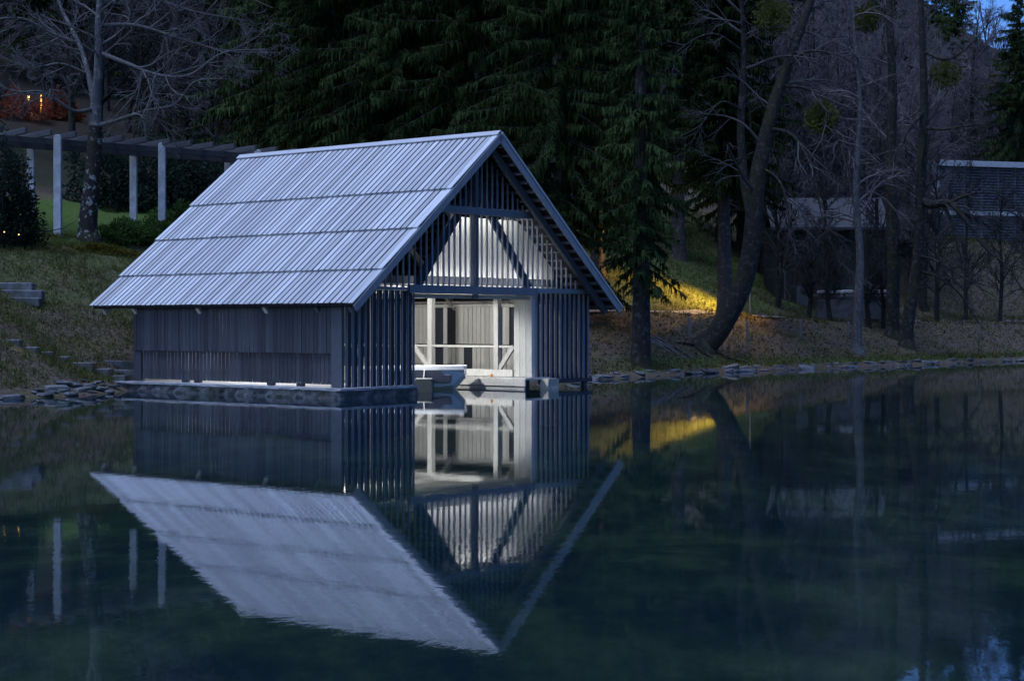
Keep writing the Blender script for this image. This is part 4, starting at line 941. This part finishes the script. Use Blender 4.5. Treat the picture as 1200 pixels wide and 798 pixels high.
for i, (x, y, Y, dm) in enumerate(((18, 140, 92, (2.0, 1, 1.6)), (72, 140, 93, (1.3, 1, 1.5)), (332, 134, 97, (0.9, 0.8, 2.2)), (304, 133, 100, (1.5, 0.9, 0.9)))):
    g_ = hit(x, y, 80.0); X, Y = g_.x, g_.y; shrub('beech_bush', ('brown hedge bush left of the glowing yellow post', 'brown hedge bush right of the glowing yellow post', 'upright rust-red bush left of the spruce beyond the pergola', 'low purple-red bush beyond the pergola lawn')[i], (X, Y, hz(X, Y)), dm, 3000, 0.10, 'rust_leaf', 80 + i, group='rust coloured bushes up the left slope')
for i, (x, Y, dm) in enumerate(((125, 80.5, (2.0, 1.2, 3.0)), (178, 82.0, (2.2, 1.2, 3.4)), (222, 83.0, (2.0, 1.2, 3.2)), (268, 84.0, (2.2, 1.2, 3.0)))):
    X = px(x, Y); shrub('laurel_bush', ('dark evergreen bush behind the pergola, nearest the old bare tree', 'tall dark evergreen bush behind the pair of pergola columns', 'dark evergreen bush behind the gap right of the column pair', 'dark evergreen bush behind the last pergola columns by the roof')[i], (X, Y, hz(X, Y) - 0.2), dm, 4500, 0.12, 'yew', 90 + i, 'bush', 'dark bushes behind the pergola')
# glowing marker post up the left slope
def garden_lamp(label, X, Y, hgt, power, color, aim=None, em='lamp_warm'):
    o = empty('garden_lamp', (X, Y, hz(X, Y))); tag(o, label, 'lamp')
    V_, Q_ = tubes([([(0, 0, -0.2), (0, 0, hgt)], [0.045, 0.04])], lambda q: 8); link('lamp_post', mesh_np('lamp_post', V_, Q_, True), M['steel'], o)
    V_, Q_ = tubes([([(0, 0, hgt), (0, 0, hgt + 0.05), (0, 0, hgt + 0.22), (0, 0, hgt + 0.25)], [0.05, 0.08, 0.08, 0.05])], lambda q: 10); link('lamp_head', mesh_np('lamp_head', V_, Q_, True), M[em], o)
    mb = MB(); mb.prism([(-0.11, hgt + 0.26), (0.11, hgt + 0.26), (0.0, hgt + 0.34)], 1, -0.11, 0.11); mb.build('lamp_cap', M['steel'], o)
    if aim is None: lamp('garden_light', (0, 0, hgt + 0.15), power, color, 0.12, o)
    else:
        l = bpy.data.lights.new('flood_light', 'SPOT'); l.energy = power; l.color = color; l.shadow_soft_size = 0.12; l.spot_size = math.radians(138); l.spot_blend = 0.7
        q = bpy.data.objects.new('flood_light', l); COL.objects.link(q); q.parent = o; q.location = (0, 0, hgt + 0.15)
        q.rotation_euler = (Vector(aim) - o.location - q.location).to_track_quat('-Z', 'Y').to_euler()
    return o
WARM = (1.0, 0.50, 0.14)
gq = hit(48, 137, 80.0); Yp = gq.y - 0.6; Xp = px(48, Yp); zp = hz(Xp, Yp)
gp = empty('glowing_post', (Xp, Yp, zp)); tag(gp, 'thin glowing yellow marker post on the dark slope above the pergola', 'lamp')
for z0, z1 in ((0.35, 0.95), (1.05, 1.5)):
    V_, Q_ = tubes([([(0, 0, z0), (0, 0, z1)], [0.05, 0.05])], lambda q: 8); link('glow_tube', mesh_np('glow_tube', V_, Q_, True), M['lamp_post_glow'], gp)
V_, Q_ = tubes([([(0, 0, -0.2), (0, 0, 0.35)], [0.06, 0.06]), ([(0, 0, 0.95), (0, 0, 1.05)], [0.06, 0.06])], lambda q: 8); link('post_body', mesh_np('post_body', V_[:16], Q_[:8], True), M['steel'], gp)
garden_lamp('low garden lamp behind the brown hedge bushes above the pergola', px(34, Yp + 1.2), Yp + 1.2, 0.8, 90, (1.0, 0.42, 0.12))
garden_lamp('small garden lamp by the rust-red bush beyond the pergola', hit(338, 131, 80.0).x, hit(338, 131, 80.0).y, 0.7, 30, (1.0, 0.35, 0.18))
garden_lamp('path lamp behind the leaning trunk throwing warm light on the slope', px(879, 95.0), 95.0, 6.65 - hz(px(879, 95.0), 95.0), 9500, (1.0, 0.54, 0.11), aim=(px(770, 93), 93, 4.2))

# ------------------------------------------------------------------ stones, steps
def rock_mesh(seed, flat=0.5):
    r = np.random.default_rng(seed); import bmesh
    bm = bmesh.new(); bmesh.ops.create_cube(bm, size=1.0); bmesh.ops.subdivide_edges(bm, edges=bm.edges[:], cuts=1, use_grid_fill=True)
    for v in bm.verts:
        v.co = v.co.lerp(v.co.normalized() * 0.62, 0.45); v.co += Vector(r.normal(0, 0.055, 3)); v.co.z *= flat
    me = bpy.data.meshes.new('stone'); bm.to_mesh(me); bm.free(); me.materials.append(M['stone']); return me
ROCKS = [rock_mesh(i, 0.55 + 0.12 * (i % 3)) for i in range(7)]
def stone_row(name, label, pts, parent_loc, smin, smax, rg):
    o = empty(name, parent_loc); tag(o, label, 'stones')
    for (X, Y, Z) in pts:
        c = bpy.data.objects.new('stone', rg.choice(ROCKS)); COL.objects.link(c); c.parent = o; s = smin * 0.7 + (smax * 1.25 - smin * 0.7) * rg.random() ** 1.8
        c.location = (X - parent_loc[0], Y - parent_loc[1], Z - parent_loc[2]); c.scale = (s * rg.uniform(1.0, 1.9), s * rg.uniform(0.7, 1.1), s * rg.uniform(0.35, 0.6)); c.rotation_euler = (rg.uniform(-.15, .15), rg.uniform(-.15, .15), rg.uniform(0.5, 1.1))
    return o
rg = random.Random(9); pts = []
seg = SHORE[11:18]
for a, b in zip(seg[:-1], seg[1:]):
    L = np.linalg.norm(b - a); t = 0.0
    while t < L:
        q = a + (b - a) * t / L
        if q[0] < 36:
            pts.append((q[0] + rg.uniform(-.12, .12), q[1] - 0.10 + rg.uniform(-.12, .12), rg.uniform(0.0, 0.07)))
            if rg.random() < 0.45: pts.append((q[0] + rg.uniform(-.3, .3), q[1] + 0.35 + rg.uniform(-.1, .2), rg.uniform(0.12, 0.20)))
        t += rg.uniform(0.35, 0.65) * (1 + 0.012 * max(0, q[0]))
pts = sorted(pts, key=lambda p: p[1])[:290]
stone_row('shore_stones', 'row of flat grey stones edging the right bank at the waterline', pts, (9.6, 75.6, 0), 0.26, 0.46, rg)
pts = []
for x, y in ((12, 468), (24, 466), (40, 462), (52, 463), (62, 461), (74, 459), (84, 463), (96, 458), (108, 461), (118, 457), (128, 460), (46, 458), (66, 456), (90, 454), (104, 455), (80, 452), (120, 452), (132, 454), (112, 449), (98, 447)):
    p = hit(x, y); pts.append((p.x, p.y, p.z + 0.03))
stone_row('bank_stones', 'loose grey stones at the waterline left of the boathouse quay', pts, tuple(hit(84, 463)), 0.22, 0.42, rg)
def steps(label, lst):
    b = hit(*lst[0][:2]); o = empty('stone_steps', b); tag(o, label, 'steps')
    for x, y, w, dpt, th in lst:
        p = hit(x, y); mb = MB(); mb.box((-w / 2, -dpt / 2, -0.3), (w / 2, dpt / 2, th)); c = mb.build('step', M['step'], o, 0.03)
        c.location = (p.x - b.x, p.y - b.y, p.z - b.z + 0.02); c.rotation_euler = (rg.uniform(-.03, .03), rg.uniform(-.03, .03), rg.uniform(-.08, .08))
steps('three broad stone steps at the left edge of the grassy bank', [(20, 350, 1.7, 0.5, 0.02), (14, 344, 2.2, 0.5, 0.08), (6, 336, 2.0, 0.5, 0.10)])
steps('irregular flight of stone steps running down the bank to the boathouse quay', [(132, 443, 0.95, 0.5, 0.06), (114, 437, 0.95, 0.5, 0.10), (94, 429, 0.95, 0.5, 0.10), (72, 421, 0.5, 0.4, 0.06), (52, 415, 0.5, 0.4, 0.05), (36, 409, 0.5, 0.4, 0.05), (16, 401, 0.5, 0.4, 0.05)])
steps('two thick stone slabs beside the back corner of the boathouse', [(150, 440, 1.0, 0.5, 0.14), (143, 430, 1.1, 0.5, 0.16)])

# ------------------------------------------------------------------ fence posts along the path
for i, (x, y, Y) in enumerate(((808, 364, 80), (876, 366, 83.5), (938, 369, 88), (994, 371, 92), (1148, 375, 104))):
    X = px(x, Y); z = hz(X, Y); V_, Q_ = tubes([([(0, 0, -0.3), (0, 0, 0.85), (0.01, 0, 0.92), (0.01, 0, 0.925)], [0.075, 0.07, 0.06, 0.005])], lambda q: 8)
    o = link('fence_post', mesh_np('fence_post', V_, Q_, False), M['post']); o.location = (X, Y, z); o.rotation_euler = (0.02 * (i - 2), 0.03 * (i % 3 - 1), i)
    tag(o, ('short wooden post on the warm lit grass left of the leaning trunk', 'short wooden post just right of the leaning trunk', 'short wooden post left of the slim pale tree, below the stone ledge', 'short wooden post right beside the slim pale tree', 'short wooden post under the drooping gnarled branch')[i], 'post', 'wooden posts along the bank path')

# pale stone ledge before the dark shed
led = empty('stone_ledge', (18.5, 99.5, 0)); tag(led, 'low ledge of pale stones before the dark shed', 'stone wall')
for row in range(2):
    x = 958 + row * 6
    while x < 1042:
        Y = 99.5 + rg.uniform(-.06, .06); X = px(x, Y); w = rg.uniform(0.32, 0.62); mb = MB(); mb.box((-w / 2, -0.2, -0.09), (w / 2, 0.2, 0.09)); c = mb.build('stone', M['white_trim'] if row else M['step'], led, 0.03)
        c.location = (X - 18.5, Y - 99.5, at(x, 347 - 5 * row, Y).z + rg.uniform(-.02, .02)); c.rotation_euler = (0, rg.uniform(-.05, .05), rg.uniform(-.06, .06)); x += (w + 0.03) * F_PX / Y
mb = MB(); z_ = at(1000, 350, 99.5).z; mb.box((px(957, 99.5) - 18.5, -0.15, z_ - 1.2), (px(1043, 99.5) - 18.5, 0.35, z_ - 0.05)); mb.build('wall_core', M['step'], led)

# ------------------------------------------------------------------ dark shed on the right
Ys = 106.0; xs0, xs1 = px(902, Ys), px(1042, Ys); zg = hz((xs0 + xs1) / 2, Ys) - 0.4; ze_ = at(900, 264, Ys).z; zr_ = at(900, 229, Ys).z
sh = empty('timber_shed', ((xs0 + xs1) / 2, Ys, zg)); tag(sh, 'dark timber shed with slate roof behind the bare trees', 'shed'); hw = (xs1 - xs0) / 2
mb = MB(); mb.box((-hw + 0.3, 0, 0), (hw - 0.3, 4.6, ze_ - zg)); mb.build('wall', M['dark'], sh)
for i in range(24):
    u = -hw + 0.4 + i * (2 * hw - 0.8) / 23; piece('wall_board', (0.2, 0.05, ze_ - zg - 0.1), (u, -0.03, (ze_ - zg) / 2), 'shed', sh)
mb = MB(); mb.prism([(-0.6, ze_ - zg - 0.15), (2.3, zr_ - zg), (5.2, ze_ - zg - 0.15), (5.2, ze_ - zg - 0.32), (2.3, zr_ - zg - 0.17), (-0.6, ze_ - zg - 0.32)], 0, -hw, hw); mb.build('roof', M['slate'], sh)
for u in (-1.6, 1.2):
    w_ = bpart('door' if u < 0 else 'window', (u - 0.5, -0.10, 0.1 if u < 0 else 1.2), (u + 0.5, -0.06, 2.1), 'glass' if u > 0 else 'wall', sh)

# ------------------------------------------------------------------ modern slatted building at the right edge
Yb = 140.0; mbd = empty('modern_building', (px(1160, Yb), Yb, 0)); tag(mbd, 'modern flat-roofed building with white roof edge and slatted facade at the right edge', 'building')
ang = 0.28
xl = px(1102, Yb) - mbd.location.x; zt = at(1102, 194, Yb).z; zm = at(1102, 247, Yb).z; zb_ = hz(px(1160, Yb), Yb) - 2
R_ = Matrix.Rotation(ang, 4, 'Z'); org = Vector((xl, 0, 0))
def mpart(name, a, b, m):
    mb = MB(); mb.box(a, b, Matrix.Translation(org) @ R_); return mb.build(name, M[m], mbd, 0.01)
mpart('wall', (0, 0.5, zb_), (16, 9, zt - 0.1), 'render_wall')
mpart('roof_edge', (-0.4, -0.35, zt - 0.05), (16.4, 9.4, zt + 0.42), 'white_trim')
mpart('floor_band', (-0.05, -0.25, zm - 0.35), (16.2, 0.45, zm), 'white_trim')
mpart('end_wall', (-0.6, 0.1, zm - 0.2), (-0.02, 8, zt - 0.06), 'white_trim')
mpart('glazing', (0.02, 0.40, zb_), (16, 0.48, zt - 0.12), 'glass')
z = zm + 0.15
while z < zt - 0.15:
    mpart('facade_slat', (0.05, 0.02, z), (16, 0.12, z + 0.10), 'slat'); z += 0.24
z = zm - 0.5
while z > zm - 2.6:
    mpart('facade_slat', (0.05, 0.02, z), (16, 0.12, z + 0.10), 'slat'); z -= 0.24
for u in np.arange(0.6, 16, 1.6): mpart('facade_post', (u, -0.02, zm - 2.6), (u + 0.12, 0.015, zt - 0.08), 'slat')
# wing of it seen left of the gnarled tree
mpart('side_wing_roof', (-4.2, 2.0, zt - 0.1), (-0.65, 8, zt + 0.25), 'white_trim'); mpart('side_wing', (-4.0, 2.2, zb_), (-0.65, 7.8, zt - 0.12), 'render_wall')

# ------------------------------------------------------------------ far house with lit windows
Yh = 178.0; X0_, X1_ = px(1005, Yh), px(1085, Yh); g = hz((X0_ + X1_) / 2, Yh) - 1.5
fh = empty('hillside_house', ((X0_ + X1_) / 2, Yh, g)); tag(fh, 'dim house with a few lit windows on the hillside behind the right trunks', 'house'); hw = (X1_ - X0_) / 2
ht = at(1040, 88, Yh).z - g
mb = MB(); mb.box((-hw, 0, 0), (hw, 7, ht)); mb.build('wall', M['render_wall'], fh)
mb = MB(); mb.prism([(-hw - 0.6, ht - 0.1), (0, ht + 3.0), (hw + 0.6, ht - 0.1), (hw + 0.6, ht + 0.1), (0, ht + 3.25), (-hw - 0.6, ht + 0.1)], 1, -0.5, 7.5); mb.build('roof', M['slate'], fh)
for x, y, lit in ((1037, 97, 1), (1028, 148, 1), (1041, 148, 1), (1063, 147, 1), (1020, 97, 0), (1056, 97, 0), (1074, 148, 0), (1091, 118, 0)):
    p = at(x, y, Yh - 0.05) - fh.location
    if abs(p.x) > hw - 0.5: continue
    fr_ = empty('window'); fr_.parent = fh; fr_.location = p
    mb = MB()
    for a, b in (((-.5, -.04, -.65), (-.42, .04, .65)), ((.42, -.04, -.65), (.5, .04, .65)), ((-.418, -.04, .57), (.418, .04, .65)), ((-.418, -.04, -.65), (.418, .04, -.57)), ((-.03, -.035, -.568), (.03, .035, .568))): mb.box(a, b)
    mb.build('window_frame', M['white_trim'], fr_); mb = MB(); mb.box((-.418, -.01, -.57), (.418, .01, .57)); mb.build('pane', M['window_warm'] if lit else M['glass'], fr_)

# ------------------------------------------------------------------ ground cover
def scatter(N, xr, yr, keep, seed):
    r = np.random.default_rng(seed); X = r.uniform(*xr, N); Y = r.uniform(*yr, N); D = shore_dist(X, Y); m = keep(X, Y, D, r); X, Y = X[m], Y[m]
    return r, np.stack([X, Y, height(X, Y)], -1)
def blades(name, pts, r, hmin, hmax, w, m, label, lean=0.5, per=3):
    p = np.repeat(pts, per, 0) + np.concatenate([r.normal(0, 0.07, (len(pts) * per, 2)), np.zeros((len(pts) * per, 1))], 1); N = len(p)
    H_ = r.uniform(hmin, hmax, (N, 1)); a = r.uniform(0, 6.28, N); sd = np.stack([np.cos(a), np.sin(a), np.zeros(N)], -1) * w
    tip = np.stack([r.normal(0, lean, N), r.normal(0, lean, N), np.ones(N)], -1) * H_
    V_ = np.stack([p - sd, p + sd, p + tip], 1).reshape(-1, 3)
    o = link(name, mesh_np(name, V_, np.arange(N * 3).reshape(-1, 3)), M[m]); tag(o, label, 'grass', kind='stuff'); return o
def leaves(name, pts, r, smin, smax, m, label):
    N = len(pts); a = r.uniform(0, 6.28, N); s_ = r.uniform(smin, smax, (N, 1)); u = np.stack([np.cos(a), np.sin(a), r.normal(0.15, 0.35, N)], -1) * s_; v = np.stack([-np.sin(a), np.cos(a), r.normal(0, 0.35, N)], -1) * s_ * 0.6
    p = pts + np.array([0, 0, 0.03]); V_ = np.stack([p - u, p - v, p + u, p + v], 1).reshape(-1, 3)
    o = link(name, mesh_np(name, V_, np.arange(N * 4).reshape(-1, 4)), M[m]); tag(o, label, 'leaves', kind='stuff'); return o
r, p = scatter(60000, (-26, -9), (46, 70), lambda X, Y, D, r: (D > 0.4) & (D < 21) & (r.random(len(X)) < np.where(D > 11, 0.5, 0.35 + 0.3 * fnoise(X, Y, 0.9))), 3)
blades('bank_grass', p, r, 0.08, 0.28, 0.014, 'grass', 'short mixed grass covering the left bank')
r, p = scatter(14000, (-26, -9), (46, 64), lambda X, Y, D, r: (D > 0.3) & (D < 11), 4)
leaves('fallen_leaves', p, r, 0.02, 0.055, 'litter', 'fallen brown leaves on the left bank')
r, p = scatter(150000, (-6, 50), (62, 140), lambda X, Y, D, r: (D > 0.4) & ((D < 9) | ((X > 22) & (D < 34) & (D > 10))) & (r.random(len(X)) < 0.75), 5)
leaves('fallen_leaves', p, r, 0.03, 0.085, 'litter', 'fallen brown leaves covering the right bank below the path')
r, p = scatter(110000, (-4, 50), (64, 145), lambda X, Y, D, r: (D > 0.3) & (D < 34) & (r.random(len(X)) < np.where(D < 1.8, 0.6, np.where(D > 10, 0.55, 0.22 + 0.3 * fnoise(X, Y, 0.6)))), 6)
blades('bank_grass', p, r, 0.08, 0.30, 0.018, 'grass', 'thin winter grass along the right bank and behind the path')
